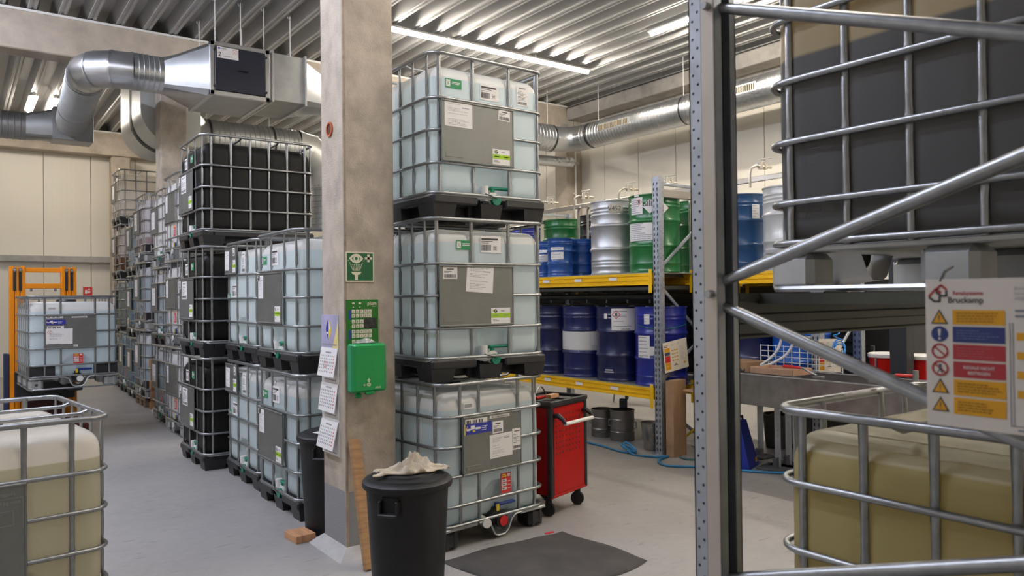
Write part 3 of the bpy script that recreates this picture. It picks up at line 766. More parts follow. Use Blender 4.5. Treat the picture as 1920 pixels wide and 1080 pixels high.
def rod(p0, z1, parent, r=.0065, m=None):
    return O('hanger_rod', MB().cyl(p0, (p0[0], p0[1], z1), r, n=6).mesh('hanger_rod'), m or HOUS, parent)

# -- filter box with the round duct that bends away from the camera
fb = E('filter_duct', 'silver duct with a square filter box marked 2, hung under the roof', 'duct', (0, 0, 0))
BX0, BX1, BY0, BY1, BZ0, BZ1 = 2.81, 3.635, 10.85, 12.05, 4.58, 5.32
box('filter_box', ((BX0+BX1)/2, (BY0+BY1)/2, (BZ0+BZ1)/2), (BX1-BX0-.02, BY1-BY0-.02, BZ1-BZ0-.02), SHEET, fb)
ALU = mat('aluminium_profile', (.62, .63, .65), .35, .9, .06, 8)
for (a, b_, c_, d_) in ((BX0, BX1, BZ1-.03, 'h'), (BX0, BX1, BZ0+.03, 'h')):
    box('frame_profile', ((a+b_)/2, BY0, c_), (b_-a, .06, .06), ALU, fb, bev=.004)
for xx in (BX0+.03, BX1-.03):
    box('frame_profile', (xx, BY0, (BZ0+BZ1)/2), (.06, .06, BZ1-BZ0), ALU, fb, bev=.004)
    box('frame_profile', (xx, (BY0+BY1)/2, BZ0+.028), (.06, BY1-BY0, .06), ALU, fb, bev=.004)
dr = box('door', ((BX0+BX1)/2, BY0-.03, (BZ0+BZ1)/2), (BX1-BX0-.13, .03, BZ1-BZ0-.13), mat('dark_blue_door', (.022, .025, .040), .32, 0, .1, 4), fb, bev=.004)
O('handle', MB().tube([(3.19, BY0-.045, 4.95), (3.19, BY0-.08, 4.95), (3.31, BY0-.08, 4.95), (3.31, BY0-.045, 4.95)], .010, 8).mesh('handle'), BLACKPL, dr)
for xx in (BX0+.06, BX1-.06):
    for zz in (BZ0+.12, BZ1-.12): box('latch', (xx, BY0-.045, zz), (.035, .035, .03), BLACKPL, fb, bev=.006)
pl = O('label', sheet_mesh(.29, .155), WHITE, fb, (BX0+.235, BY0-.047, BZ1-.15), FR)
text('number', '2', .085, INK, pl, -.13, -.055, True)
flat('print', [quad(-.13, .045, -.1, .065)], BLUEPR, pl); flat('print', [quad(-.095, .05, -.02, .06), quad(-.05, -.05, .06, -.042)], GREYINK, pl)
flat('print', [linep(.07, 0, .12, .06, .006), linep(.07, .06, .12, 0, .006)]+ringp(.095, .03, .03, .034), mat('pink_ink', (.7, .35, .35), .6), pl)
def sq2round(x0, sq, x1, cy, cz, r, n=32):
    y0, y1, z0, z1 = sq; vs = []
    A = []
    for k in range(n):
        t = 2*pi*(k+.5)/n; c_, s_ = cos(t), sin(t); m_ = max(abs(c_), abs(s_))
        A.append(((y0+y1)/2+(y1-y0)/2*c_/m_, (z0+z1)/2+(z1-z0)/2*s_/m_, cy+r*c_, cz+r*s_))
    vs = [(x0, a, b) for a, b, _, _ in A]+[(x1, c_, d) for _, _, c_, d in A]
    return MB().add(vs, [(i, (i+1) % n, n+(i+1) % n, n+i) for i in range(n)]).mesh('transition', 12)
O('transition', sq2round(BX0, (BY0+.02, BY1-.02, BZ0+.01, BZ1-.01), 2.31, 11.42, 4.89, .25), DUCT, fb)
duct_run('spiral_duct', (2.31, 11.42, 4.89), (1.93, 11.42, 4.89), .25, DUCT, fb, .065, .007)
EL = [(1.93+.02, 11.42, 4.89), (1.72, 11.46, 4.89), (1.55, 11.60, 4.89), (1.47, 11.80, 4.89), (1.46, 12.0, 4.89)]
elbow('elbow', EL, .25, DUCT, fb)
duct_run('flexible_duct', (1.46, 12.0, 4.89), (1.62, 15.1, 4.86), .245, DUCTDULL, fb, .045, .008)
for yy in (12.05, 14.1, 15.0): ring_clamp((1.46+(yy-12)*.052, yy, 4.885), (.05, 1, 0), .25, fb)
box('end_box', (1.64, 15.35, 4.82), (.62, .5, .56), DUCTDULL, fb, bev=.01)
O('transition', sq2round(1.33, (15.12, 15.58, 4.56, 5.06), .95, 15.4, 4.76, .235), DUCTDULL, fb)
duct_run('spiral_duct', (.95, 15.4, 4.76), (-3.0, 15.4, 4.76), .235, DUCTDULL, fb, .09, .007)
box('rear_section', (3.635+.28, 11.45, 4.98), (.56, 1.1, .68), SHEET, fb, bev=.004)
for xx in (3.70, 4.19): box('flange', (xx, 11.45, 4.98), (.03, 1.16, .74), ALU, fb)
O('transition', sq2round(4.21, (10.9, 12.0, 4.64, 5.32), 4.85, 11.45, 4.92, .25), DUCT, fb)
duct_run('spiral_duct', (4.85, 11.45, 4.92), (7.0, 11.45, 4.92), .25, DUCT, fb, .09)
for xx, yy in ((2.9, 10.9), (3.25, 10.9), (3.58, 10.9), (2.95, 11.95), (3.58, 11.95), (4.0, 11.0)):
    rod((xx, yy, BZ1-.03), ZC+.02, fb)
    O('rod_hook', MB().tube([(xx-.04, yy, ZC+.06), (xx-.025, yy, ZC-.03), (xx, yy, ZC-.05), (xx+.025, yy, ZC-.03), (xx+.04, yy, ZC+.06)], .005, 5).mesh('rod_hook'), STEEL, fb)
    box('rod_nut', (xx, yy, BZ1-.01), (.03, .03, .03), BLACKPL, fb)
rod((1.5, 13.0, 5.12), ZC, fb, .004)

# -- big dull duct behind, with its square elbow coming down from the roof
bd = E('supply_duct', 'large dull grey duct running behind the black tanks, with a square white elbow', 'duct', (0, 0, 0))
WELB = mat('pale_duct_sheet', (.55, .56, .54), .4, .5, .06, 3)
def rect_elbow():
    X0, X1, Z0, Z1, Y0, Y1 = 2.38, 3.12, 4.3, 5.02, 13.3, 15.1
    R = .55; outer = [(X0, 5.92)]+[(X0+R-R*cos(t), Z0+R-R*sin(t)) for t in [pi/2*i/10 for i in range(11)]]+[(3.3, Z0)]
    r = .14; inner = [(X1-.02, 5.92)]+[(X1+.12-r*cos(t), Z1+r-r*sin(t)) for t in [pi/2*i/10 for i in range(11)]]+[(3.3, Z1)]
    m = MB(); n = len(outer)
    for y in (Y0, Y1): m.add([(a, y, b) for a, b in outer]+[(a, y, b) for a, b in inner], [(i, i+1, n+i+1, n+i) for i in range(n-1)])
    m.add([(a, Y0, b) for a, b in outer]+[(a, Y1, b) for a, b in outer], [(i, i+1, n+i+1, n+i) for i in range(n-1)])
    m.add([(a, Y0, b) for a, b in inner]+[(a, Y1, b) for a, b in inner], [(i, i+1, n+i+1, n+i) for i in range(n-1)])
    return m, outer
m_, outer = rect_elbow()
O('square_elbow', m_.mesh('square_elbow', 25), WELB, bd)
O('elbow_flange', MB().add([(a, 14.08, b-.004) for a, b in outer]+[(a, 14.24, b-.004) for a, b in outer], [(i, i+1, len(outer)+i+1, len(outer)+i) for i in range(len(outer)-1)]).mesh('elbow_flange'), mat('dark_gasket', (.06, .065, .06), .6), bd, (-.006, 0, -.006))
O('transition', sq2round(3.3, (13.5, 14.9, 4.3, 5.02), 3.55, 14.2, 4.61, .37), DUCTDULL, bd)
duct_run('spiral_duct', (3.5, 14.2, 4.61), (5.25, 14.2, 4.61), .37, DUCTDULL, bd, .09, .008)
elbow('elbow', [(5.25, 14.2, 4.61), (5.5, 14.2, 4.57), (5.72, 14.2, 4.42), (5.86, 14.2, 4.2), (5.9, 14.2, 3.95)], .37, WELB, bd)
duct_run('spiral_duct', (5.9, 14.2, 3.95), (5.9, 14.2, 3.1), .37, DUCTDULL, bd)
for xx in (3.62, 4.75): ring_clamp((xx, 14.2, 4.61), (1, 0, 0), .375, bd)
rod((3.62, 14.2, 4.97), ZC, bd); rod((4.75, 14.2, 4.97), ZC, bd)

# -- duct along the right wall
rd = E('wall_duct', 'bright spiral duct with grilles running along the right wall', 'duct', (0, 0, 0))
duct_run('spiral_duct', (10.35, -3.5, 4.98), (10.35, 11.55, 4.98), .25, DUCT, rd, .08, .005)
elbow('elbow', [(10.35, 11.55, 4.98), (10.33, 11.78, 4.98), (10.22, 11.96, 4.98), (10.05, 12.05, 4.98), (9.85, 12.08, 4.98)], .255, DUCT, rd, lip=False)
duct_run('spiral_duct', (9.85, 12.08, 4.98), (7.4, 12.08, 4.98), .265, DUCT, rd, .08, .005)
for yy in (6.6, 11.35, 8.9): ring_clamp((10.35, yy, 4.98), (0, 1, 0), .252, rd)
ring_clamp((9.8, 12.08, 4.98), (1, 0, 0), .268, rd)
GR = mat('grille_slat', (.50, .44, .33), .5, .3)
for yc in (10.55, 7.75):
    g = O('grille', MB().box((0, 0, 0), (.86, .015, .15), .004).mesh('grille'), ALU, rd, (10.105, yc, 5.01), (0, 0, -pi/2))
    O('grille_shade_plate', MB().box((0, -.009, 0), (.80, .004, .10)).mesh('grille_shade_plate'), mat('well_shade', (.05, .045, .04), .8), g)  # dark plate stands in for the shade behind the slats
    for i in range(20): O('slat', cached('gslat', lambda: MB().box((0, -.014, 0), (.016, .008, .10)).mesh('slat')), GR, g, (-.38+i*.04, 0, 0))
for p in ((10.35, 11.2), (10.35, 9.0), (10.35, 6.7), (9.75, 12.08)): rod((p[0], p[1], 5.22), ZC+.05, rd, .006, HOUS)
pd2 = E('small_duct', 'thin pipe duct below the wall duct, right of the top tank', 'duct', (0, 0, 0))
duct_run('spiral_duct', (10.7, 12.45, 4.62), (7.4, 12.45, 4.5), .11, DUCT, pd2, .12, .003)
rod((9.6, 12.45, 4.65), ZC+.05, pd2, .005)
O('wall_bracket', MB().box((10.80, 12.45, 4.62), (.22, .05, .05)).mesh('wall_bracket'), SHEET, pd2)
cp = E('conduit_pipe', 'thin vertical conduit on the right wall beside the pilaster', 'pipe', (11.0, 12.66, 0))
O('pipe', MB().cyl((0, 0, 2.6), (0, 0, 5.4), .018, n=8).mesh('pipe'), HOUS, cp)
for z in (2.9, 4.0, 5.1): box('clip', (0, .03, z), (.05, .05, .03), HOUS, cp)

# ================================================================== shelving
def perf_sheet(w, h, cols, pitch, r, slot=1.0, z0=.03, n=8):
    """flat sheet x 0..w, z 0..h, with real holes in columns; columns as (x, phase)"""
    m = MB(); hw = r*1.5; edges = [0.0]
    for cx, ph in cols: edges += [cx-hw, cx+hw]
    edges.append(w)
    for i in range(0, len(edges), 2):
        if edges[i+1]-edges[i] > 1e-4: m.add([(edges[i], 0, 0), (edges[i+1], 0, 0), (edges[i+1], 0, h), (edges[i], 0, h)], [(0, 1, 2, 3)])
    for cx, ph in cols:
        z = z0+ph*pitch
        m.add([(cx-hw, 0, 0), (cx+hw, 0, 0), (cx+hw, 0, z), (cx-hw, 0, z)], [(0, 1, 2, 3)])
        while z+pitch <= h:
            zc = z+pitch/2; hh = pitch/2
            inn = [(cx+r*cos(2*pi*(k+.5)/n), 0, zc+r*slot*sin(2*pi*(k+.5)/n)) for k in range(n)]
            out = []
            for k in range(n):
                t = 2*pi*(k+.5)/n; c_, s_ = cos(t), sin(t); mm = max(abs(c_), abs(s_))
                out.append((cx+hw*c_/mm, 0, zc+hh*s_/mm))
            cor = {}
            fs = [(k, n+k, n+(k+1) % n, (k+1) % n) for k in range(n)]
            m.add(inn+out, fs)
            for a, b_, sx, sz in ((0, 1, 1, 1), (2, 3, -1, 1), (4, 5, -1, -1), (6, 7, 1, -1)):
                m.add([out[a], (cx+sx*hw, 0, zc+sz*hh), out[b_]], [(0, 1, 2)])
            z += pitch
        m.add([(cx-hw, 0, z), (cx+hw, 0, z), (cx+hw, 0, h), (cx-hw, 0, h)], [(0, 1, 2, 3)])
    return m

# -- near shelving bay at the right: its frame stands between the camera and the two tanks
nr = E('pallet_rack', 'tall galvanised shelving frame in the right foreground, holding two tank containers', 'shelving', (0, 0, 0))
def near_post(y0, nm):
    H = 3.9; w = .087; d = .092
    p = O('upright', MB().box((1.65+d/2, y0+w-.002, H/2), (d, .004, H)).box((1.65+d-.002, y0+w/2, H/2), (.004, w, H)).box((1.65+.018, y0+.002, H/2), (.036, .004, H)).box((1.65+d-.012, y0+.002, H/2), (.024, .004, H)).box((1.65+.034, y0+.012, H/2), (.004, .024, H)).mesh('upright'), RACK, nr)
    O('upright_side', perf_sheet(.042, H, [(.014, .1), (.031, .55)], .05, .0042).mesh('upright_side', 0), RACK, p, (1.65, y0+w, 0), (0, 0, -pi/2))
    O('upright_edge', MB().box((1.652, y0+.0225, H/2), (.006, .045, H), .002).mesh('upright_edge'), mat('post_edge_plate', (.50, .45, .39), .5, .45, .08, 6), p)
    box('foot_plate', (1.70, y0+w/2, .004), (.16, .16, .008), RACK, p)
    return p
near_post(1.327, 'a'); near_post(.27, 'b')
def brace(p0, p1, r=.0165):
    p0 = Vector(p0); p1 = Vector(p1); d = (p1-p0)
    pts = [p0, p0+d*.02, p0+d*.07, p0+d*.93, p0+d*.98, p1]
    return O('brace', MB().tube(pts, [r*.8, r*.85, r, r, r*.85, r*.8], 10).mesh('brace', 60), STEEL, nr)
YA, YB2 = 1.33, .352
for za, zb in ((2.535, 2.16), (1.79, 2.10), (1.72, 1.36), (.985, 1.31), (3.22, 2.9)):
    brace((1.685, YA, za), (1.685, YB2, zb))
brace((1.685, YA, 3.28), (1.685, YB2, 3.28)); brace((1.685, YA, .2), (1.685, YB2, .2)); brace((1.685, YA, .93), (1.685, YB2, .55))
for za in (2.535, 1.755, .985):
    O('bolt', MB().cyl((1.63, 1.345, za), (1.665, 1.345, za), .011, n=6).mesh('bolt'), STEEL, nr)
def channel_beam(y, z0, z1, nm):
    prof = [(-.02, z0), (.02, z0), (.02, z1), (-.02, z1), (-.02, z1-.018), (-.012, z1-.024), (-.012, z1-.058), (-.02, z1-.064), (-.02, z1-.085), (-.012, z1-.09), (-.012, z0+.012), (-.02, z0+.006)]
    vs = [(1.74, y+a, b_) for a, b_ in prof]+[(4.45, y+a, b_) for a, b_ in prof]; n = len(prof)
    return O('beam', MB().add(vs, [(i, (i+1) % n, n+(i+1) % n, n+i) for i in range(n)]+[tuple(range(n))[::-1], tuple(range(n, 2*n))]).mesh('beam', 20), RACKDARK, nr)
channel_beam(1.375, 1.628, 1.757, 'u'); channel_beam(.35, 1.628, 1.757, 'u2'); channel_beam(1.375, .11, .239, 'l'); channel_beam(.35, .11, .239, 'l2')
for i in range(5):
    O('cross_support', cached('xsup', lambda: MB().box((0, .86, 0), (.05, 1.0, .03)).mesh('cross_support')), RACKDARK, nr, (1.9+i*.5, 0, 1.74))
for yy in (.27, 1.327):
    O('upright', MB().box((4.5, yy+.045, 1.95), (.09, .09, 3.9), .006).mesh('upright'), RACK, nr)

# -- load sign hanging on the frame
ls = E('load_sign', 'white load notice with red logo and warning panels, hung on the near frame', 'sign', (1.60, .76, 1.485), 0)
board = O('board', MB().box((.21, .147, -.002), (.42, .294, .004), .0008).mesh('board'), mat('sign_board', (.60, .56, .51), .5), ls, (0, 0, 0), (pi/2, 0, -pi/2))
def bt(t, size, m, x, y, **k): return text('lettering', t, size, m, board, x, y, **k)
DRED = mat('sign_red', (.36, .02, .03), .5); DBL = mat('sign_blue', (.012, .03, .15), .5); DOR = mat('sign_amber', (.62, .30, .0), .5); SWH = mat('sign_white', (.58, .55, .52), .5)
V = lambda z: z-1.485
flat('logo', [linep(0.0070, V(1.745), 0.0210, V(1.760), .0045), linep(0.0210, V(1.760), 0.0310, V(1.752), .0045), linep(0.0200, V(1.757), 0.0310, V(1.768), .0045), linep(0.0310, V(1.768), 0.0420, V(1.758), .0045)], DRED, board)
flat('logo', [linep(0.0070, V(1.744), 0.0180, V(1.735), .0045), linep(0.0170, V(1.735), 0.0290, V(1.735), .0045), linep(0.0280, V(1.735), 0.0280, V(1.746), .0045), linep(0.0210, V(1.754), 0.0310, V(1.746), .0045), linep(0.0300, V(1.746), 0.0420, V(1.746), .0045), linep(0.0410, V(1.745), 0.0410, V(1.757), .0045)], INK, board)
bt('Regalsysteme', .0112, DRED, .053, V(1.7475), bold=True, sx=.92); bt('Bruckamp', .0165, INK, .0435, V(1.732), bold=True, sx=.98)
for i, t in enumerate(['Bruckamp', 'Industriestr', '49088']): bt(t, .008, GREYINK, .162, V(1.757-.010*i))
rows = [(1.689, 1.718, DOR), (1.654, 1.685, DBL), (1.620, 1.650, DRED), (1.585, 1.616, DRED), (1.549, 1.581, DOR), (1.512, 1.545, DOR)]
for i, (a, b_, m) in enumerate(rows):
    flat('panel', [quad(.052, V(a), .146, V(b_))], m, board)
    zc = V((a+b_)/2)
    if i in (0, 4, 5):
        flat('warning_triangle', [[(.010, zc-.014), (.044, zc-.014), (.027, zc+.016)]], INK, board)
        flat('warning_triangle', [[(.0145, zc-.0115), (.0395, zc-.0115), (.027, zc+.0105)]], DOR, board, z=.0010)
        flat('mark', [quad(.026, zc-.005, .028, zc+.004), quad(.026, zc-.009, .028, zc-.007)], INK, board, z=.0014)
    elif i == 1:
        flat('symbol', [disc(.027, zc, .0165, .0155)], DBL, board)
        flat('mark', [[(.024, zc+.010), (.030, zc+.010), (.0285, zc-.004), (.0255, zc-.004)], disc(.027, zc-.009, .0025, n=10)], SWH, board, z=.0010)
    else:
        flat('symbol', ringp(.027, zc, .0125, .0165, .95)+[linep(.016, zc+.009, .038, zc-.009, .003)], DRED, board)
        if i == 3: flat('figure', [disc(.027, zc+.006, .003, n=10), quad(.0245, zc-.004, .0295, zc+.003), linep(.025, zc-.004, .022, zc-.010, .002), linep(.029, zc-.004, .031, zc-.010, .002)], INK, board, z=.0010)
    if i == 3:
        bt('REGALE NICHT', .0082, SWH, .099, zc+.002, align='CENTER', z=.0012, bold=True); bt('BESTEIGEN', .0082, SWH, .099, zc-.0085, align='CENTER', z=.0012, bold=True)
    else:
        ps = doc_polys(.082, .022, 7+i, 4, 1.0, .02, .02, .4)
        flat('print', [[(x+.099, y+zc) for x, y in p] for p in ps], {0: mat('amber_ink', (.25, .12, .0), .6), 1: mat('pale_blue_ink', (.10, .13, .25), .6), 2: mat('pale_red_ink', (.42, .08, .09), .6)}.get(i, mat('brown_ink', (.18, .09, .0), .6)), board, z=.0010)
flat('rack_drawing', [quad(.153, V(1.50), .1545, V(1.695)), quad(.158, V(1.50), .1595, V(1.695)), quad(.35, V(1.50), .3515, V(1.695)), quad(.153, V(1.500), .352, V(1.5015))], mat('slate_ink', (.16, .19, .24), .6), board)
for i in range(4):
    flat('load_box', [quad(.165+.06*k, V(1.662-.036*i), .205+.06*k, V(1.676-.036*i)) for k in range(3)], DOR, board)
flat('print', [quad(.163, V(1.715), .2, V(1.719)), quad(.163, V(1.705), .195, V(1.709)), quad(.165, V(1.492), .22, V(1.495))], mat('slate_ink', (.16, .19, .24), .6), board)
for u_ in (.03, .38): O('cable_tie', MB().tube([(.0, -u_, .29), (.02, -u_, .31), (.055, -u_, .32)], .003, 5).mesh('cable_tie'), BLACKPL, ls)

# -- drum racking along the right side
dk = E('drum_rack', 'grey and yellow two-level racking full of drums along the right wall', 'shelving', (0, 0, 0))
def slot_post(x, y, h, front=True):
    w, d = .10, .075
    p = O('upright', cached(('sp', h), lambda: MB().box((d-.002, 0, h/2), (.004, w, h)).box((d/2, w/2-.002, h/2), (d, .004, h)).box((.02, 0, h/2), (.004, .018, h)).mesh('upright')), RACK, dk, (x, y, 0))
    O('upright_face', cached(('spf', h), lambda: perf_sheet(w, h, [(.026, 0), (.074, 0)], .062, .0085, 2.2).mesh('upright_face', 0)), RACK, p, (0, w/2, 0), (0, 0, -pi/2))
    O('upright_side', cached(('sps', h), lambda: perf_sheet(d, h, [(.02, 0), (.055, .5)], .05, .0045).mesh('upright_side', 0)), RACK, p, (0, -w/2, 0))
    box('foot_plate', (d/2, 0, .004), (.14, .16, .008), RACK, p)
    return p
def post_brace(x0, x1, y, z0, z1): return O('brace', MB().box((0, 0, 0), (sqrt((x1-x0)**2+(z1-z0)**2), .02, .035), .004).mesh('brace'), RACK, dk, ((x0+x1)/2, y, (z0+z1)/2), (0, -math.atan2(z1-z0, x1-x0), 0))
for yy, xr in ((5.81, 6.88), (8.95, 7.6), (12.0, 6.88), (15.0, 6.88)):
    slot_post(6.20, yy, 3.05); slot_post(xr, yy+.02, 3.02)
    post_brace(6.26, xr+.03, yy, 2.98, 2.98); post_brace(6.26, xr+.03, yy, 2.05, 2.55); post_brace(6.26, xr+.03, yy, 1.85, 1.30); post_brace(6.26, xr+.03, yy, .8, 1.25)
    post_brace(6.26, xr+.03, yy, .55, .1)
    O('frame_tie', MB().box(((6.27+xr)/2, yy+.02, 2.88), (xr-6.27, .04, .09), .005).mesh('frame_tie'), mat('tie_steel', (.40, .37, .33), .5, .5), dk)
def yellow_beam(x, ya, yb, z0, z1, tags=0):
    h = z1-z0; prof = [(0, z0), (.05, z0), (.05, z1), (0, z1), (0, z1-h*.22), (.012, z1-h*.28), (.012, z1-h*.42), (0, z1-h*.48), (0, z1-h*.62), (.012, z1-h*.68), (.012, z1-h*.82), (0, z1-h*.88)]
    n = len(prof); vs = [(x+a, ya, b_) for a, b_ in prof]+[(x+a, yb, b_) for a, b_ in prof]
    o = O('beam', MB().add(vs, [(i, n+i, n+(i+1) % n, (i+1) % n) for i in range(n)]+[tuple(range(n)), tuple(range(n, 2*n))[::-1]]).mesh('beam', 20), YELLOW, dk)
    for yy in (ya+.015, yb-.015): box('connector', (x-.006, yy, z1-.09), (.012, .045, .26), YELLOW, o, bev=.003)
    for i in range(tags):
        t = O('location_tag', sheet_mesh(.13, .035), WHITE, o, (x-.002, yb-.55-i*.62, (z0+z1)/2+.01), (pi/2, 0, -pi/2))
    return o
slot_post(6.95, 4.38, 2.6); slot_post(7.72, 4.38, 2.6); post_brace(7.0, 7.75, 4.38, 2.5, 2.5); post_brace(7.0, 7.75, 4.38, .85, 1.5); post_brace(7.0, 7.75, 4.38, 2.3, 1.6)
for (ya, yb) in ((5.87, 8.89), (4.44, 5.77), (9.01, 11.94), (12.06, 14.94)):
    for z0, z1 in ((.60, .725), (1.865, 1.995)):
        xf = 6.93 if yb < 5.8 else 6.185
        yellow_beam(xf, ya, yb, z0, z1, 4 if ya == 5.87 else 0); yellow_beam(7.72, ya, yb, z0-.02, z1-.02)
        if xf < 6.5: yellow_beam(6.86, ya, yb, z0, z1)
        O('shelf_grating', MB().box(((xf+7.83)/2, (ya+yb)/2, z1+.003), (7.80-xf, yb-ya, .012)).mesh('shelf_grating'), SHEET, dk)
        ng = int((yb-ya)/.30)
        for i in range(ng): O('grating_bar', cached(('gbar', xf), lambda: MB().box(((xf+7.83)/2, 0, 0), (7.78-xf, .03, .04)).mesh('grating_bar')), RACKDARK, dk, (0, ya+.15+i*.30, z1-.025))
def ribbed(ya, yb, x, z0, z1):
    pr = []; z = z0
    while z < z1: pr += [(0, z), (0, z+.05), (.018, z+.06), (.018, z+.11)]; z += .12
    n = len(pr); vs = [(x+a, ya, min(b_, z1)) for a, b_ in pr]+[(x+a, yb, min(b_, z1)) for a, b_ in pr]
    return O('back_sheet', MB().add(vs, [(i, i+1, n+i+1, n+i) for i in range(n-1)]).mesh('back_sheet', 20), mat('dark_ribbed_sheet', (.045, .046, .045), .45, .3), dk)
for ya, yb in ((4.4, 8.95), (8.95, 12.0), (12.0, 15.0)): ribbed(ya, yb, 7.86, .5, 1.9)
O('drip_tray', MB().box((6.98, 7.38, 1.83), (1.5, 2.9, .05), .01).mesh('drip_tray'), RACKDARK, dk)
yellow_beam(7.25, 3.2, 4.32, .60, .725); yellow_beam(7.72, 3.2, 4.32, .58, .705)
O('shelf_grating', MB().box((7.52, 3.76, .728), (.55, 1.12, .012)).mesh('shelf_grating'), SHEET, dk)
slot_post(7.25, 3.14, 1.6); slot_post(7.72, 3.14, 1.6)

# ------------------------------------------------------------------ drums
def drum_mesh(r, h, fine=False):
    pr = [(r*.94, 0), (r+.004, .0), (r+.006, .012), (r-.002, .022), (r-.003, .05)]
    def hoop(z): return [(r-.003, z-.028), (r+.004, z-.016), (r+.011, z-.006), (r+.011, z+.006), (r+.004, z+.016), (r-.003, z+.028)]
    def rip(z): return [(r-.003, z-.016), (r+.003, z), (r-.003, z+.016)]
    q = []
    for z in ([.09, .13, .17] if fine else [.10]): q += rip(z*h/.88)
    q += hoop(h*.34)+hoop(h*.66)
    for z in ([.71, .75, .79] if fine else [.74, .78]): q += rip(z*h/.88)
    pr += q+[(r-.003, h-.04), (r-.002, h-.02), (r+.006, h-.012), (r+.006, h), (r-.004, h), (r-.008, h-.015), (.001, h-.015)]
    return MB().lathe(pr, 32).mesh('drum_body', 40)
def patch(r, a0, a1, z0, z1, n=6):
    vs = []; 
    for z in (z0, z1): vs += [(r*cos(a0+(a1-a0)*i/n), r*sin(a0+(a1-a0)*i/n), z) for i in range(n+1)]
    return MB().add(vs, [(i, i+1, n+1+i+1, n+1+i) for i in range(n)]).mesh('label', 60)
def drum_label(e, r, a, wa, z0, z1, m=None, lines=0, seed=1, extra=None):
    """paper wrapped on the drum; a = direction of its middle, wa = half width (m)"""
    da = wa/r; o = O('label', patch(r+.007, a-da, a+da, z0, z1), m or WHITE, e)
    R = random.Random(seed); mb = MB()
    for i in range(lines):
        zz = z1-(z1-z0)*(i+.6)/(lines+.4); t0 = a-da*.85; L_ = da*1.7*(.45+R.random()*.5); hgt = (z1-z0)*.018+.0025
        n = 4; vs = []
        # reading direction runs clockwise seen from above on the outside
        t0 = a-da*.85
        for z in (zz, zz+hgt): vs += [((r+.0085)*cos(t0+L_*k/n), (r+.0085)*sin(t0+L_*k/n), z) for k in range(n+1)]
        mb.add(vs, [(k, k+1, n+1+k+1, n+1+k) for k in range(n)])
    if lines: O('print', mb.mesh('print', 0), GREYINK, o)
    if extra == 'diamond':
        mb = MB(); zc = z1-(z1-z0)*.28; s_ = min(.055, (z1-z0)*.2)
        ac = a+(da*.5 if z1-z0 < .22 else -da*.6)
        P = [(ac, zc+s_), (ac-s_/r, zc), (ac, zc-s_), (ac+s_/r, zc)]; q = [(ac, zc+s_*.8), (ac-s_*.8/r, zc), (ac, zc-s_*.8), (ac+s_*.8/r, zc)]
        C3 = lambda t, z: ((r+.009)*cos(t), (r+.009)*sin(t), z)
        for k in range(4):
            k2 = (k+1) % 4; mb.add([C3(*P[k]), C3(*P[k2]), C3(*q[k2]), C3(*q[k])], [(0, 1, 2, 3)])
        O('pictogram', mb.mesh('pictogram', 0), RED, o)
        mb = MB(); mb.add([C3(ac-.012/r, zc-.015), C3(ac+.012/r, zc-.015), C3(ac+.012/r, zc+.02), C3(ac-.012/r, zc+.02)], [(0, 1, 2, 3)])
        O('pictogram', mb.mesh('pictogram', 0), INK, o)
    return o
DR = {k: mat('drum_'+k, c, .28, 0, .06, 3, spec=.6) for k, c in dict(green=(.012, .15, .035), royal=(.012, .022, .26), navy=(.006, .011, .07), deep=(.008, .014, .10), sky=(.01, .10, .46), mid=(.012, .075, .30), teal=(.01, .06, .17), black=(.012, .012, .014), white=(.68, .68, .67)).items()}
DR['silver'] = mat('drum_galvanised', (.50, .51, .53), .42, .8, .10, 4)
DR['pale'] = mat('drum_pale_grey', (.55, .56, .57), .35, .2, .05, 4)
def drum(label_, x, y, z, col, r=.2925, h=.885, fine=False, bungs=True, group=None):
    e = E('steel_drum', label_, 'drum', (x, y, z), 0, group)
    O('body', cached(('drum', r, h, fine), lambda: drum_mesh(r, h, fine)), DR[col], e)
    if bungs:
        for k, (bx, by, rb) in enumerate(((.2, .0, .035), (-.19, .03, .02))):
            O('bung', cached(('bung', rb), lambda: MB().cyl((0, 0, 0), (0, 0, .022), rb, n=12).mesh('bung')), STEEL, e, (bx*r/.29, by, h-.016))
    return e
A = lambda x, y: math.atan2(-y, -x)          # direction towards the aisle opening
ZU, ZL = 2.006, .736
g1 = drum('glossy green drum with hazard diamond and white labels beside the slotted post', 6.53, 6.14, ZU, 'green', group='drums on the upper shelf')
a_ = A(6.53, 6.14)
drum_label(g1, .2925, a_-.74, .085, .66, .85, None, 8, 3, 'diamond'); drum_label(g1, .2925, a_-.72, .033, .86, .88)
drum_label(g1, .2925, a_-.52, .19, .36, .56, None, 9, 4)
def diamond(e, r, ac, zc, s_, stripes=True):
    C3 = lambda t, z, o=.007: ((r+o)*cos(t), (r+o)*sin(t), z)
    n = 6; mb = MB()
    for k in range(n):                     # diamond in vertical slices
        t0, t1 = -1+2*k/n, -1+2*(k+1)/n; h0, h1 = (1-abs(t0))*s_, (1-abs(t1))*s_
        mb.add([C3(ac+t0*s_/r, zc-h0), C3(ac+t1*s_/r, zc-h1), C3(ac+t1*s_/r, zc+h1), C3(ac+t0*s_/r, zc+h0)], [(0, 1, 2, 3)])
    o = O('hazard_diamond', mb.mesh('hazard_diamond', 60), WHITE, e)
    if stripes:
        for k in range(-3, 4):
            t = k*.26; w_ = .07; h0 = (1-abs(t)-w_)*s_*.95
            O('stripe', MB().add([C3(ac+(t-w_)*s_/r, zc, .009), C3(ac+(t+w_)*s_/r, zc, .009), C3(ac+(t+w_)*s_/r, zc+h0, .009), C3(ac+(t-w_)*s_/r, zc+h0, .009)], [(0, 1, 2, 3)]).mesh('stripe', 0), INK, o)
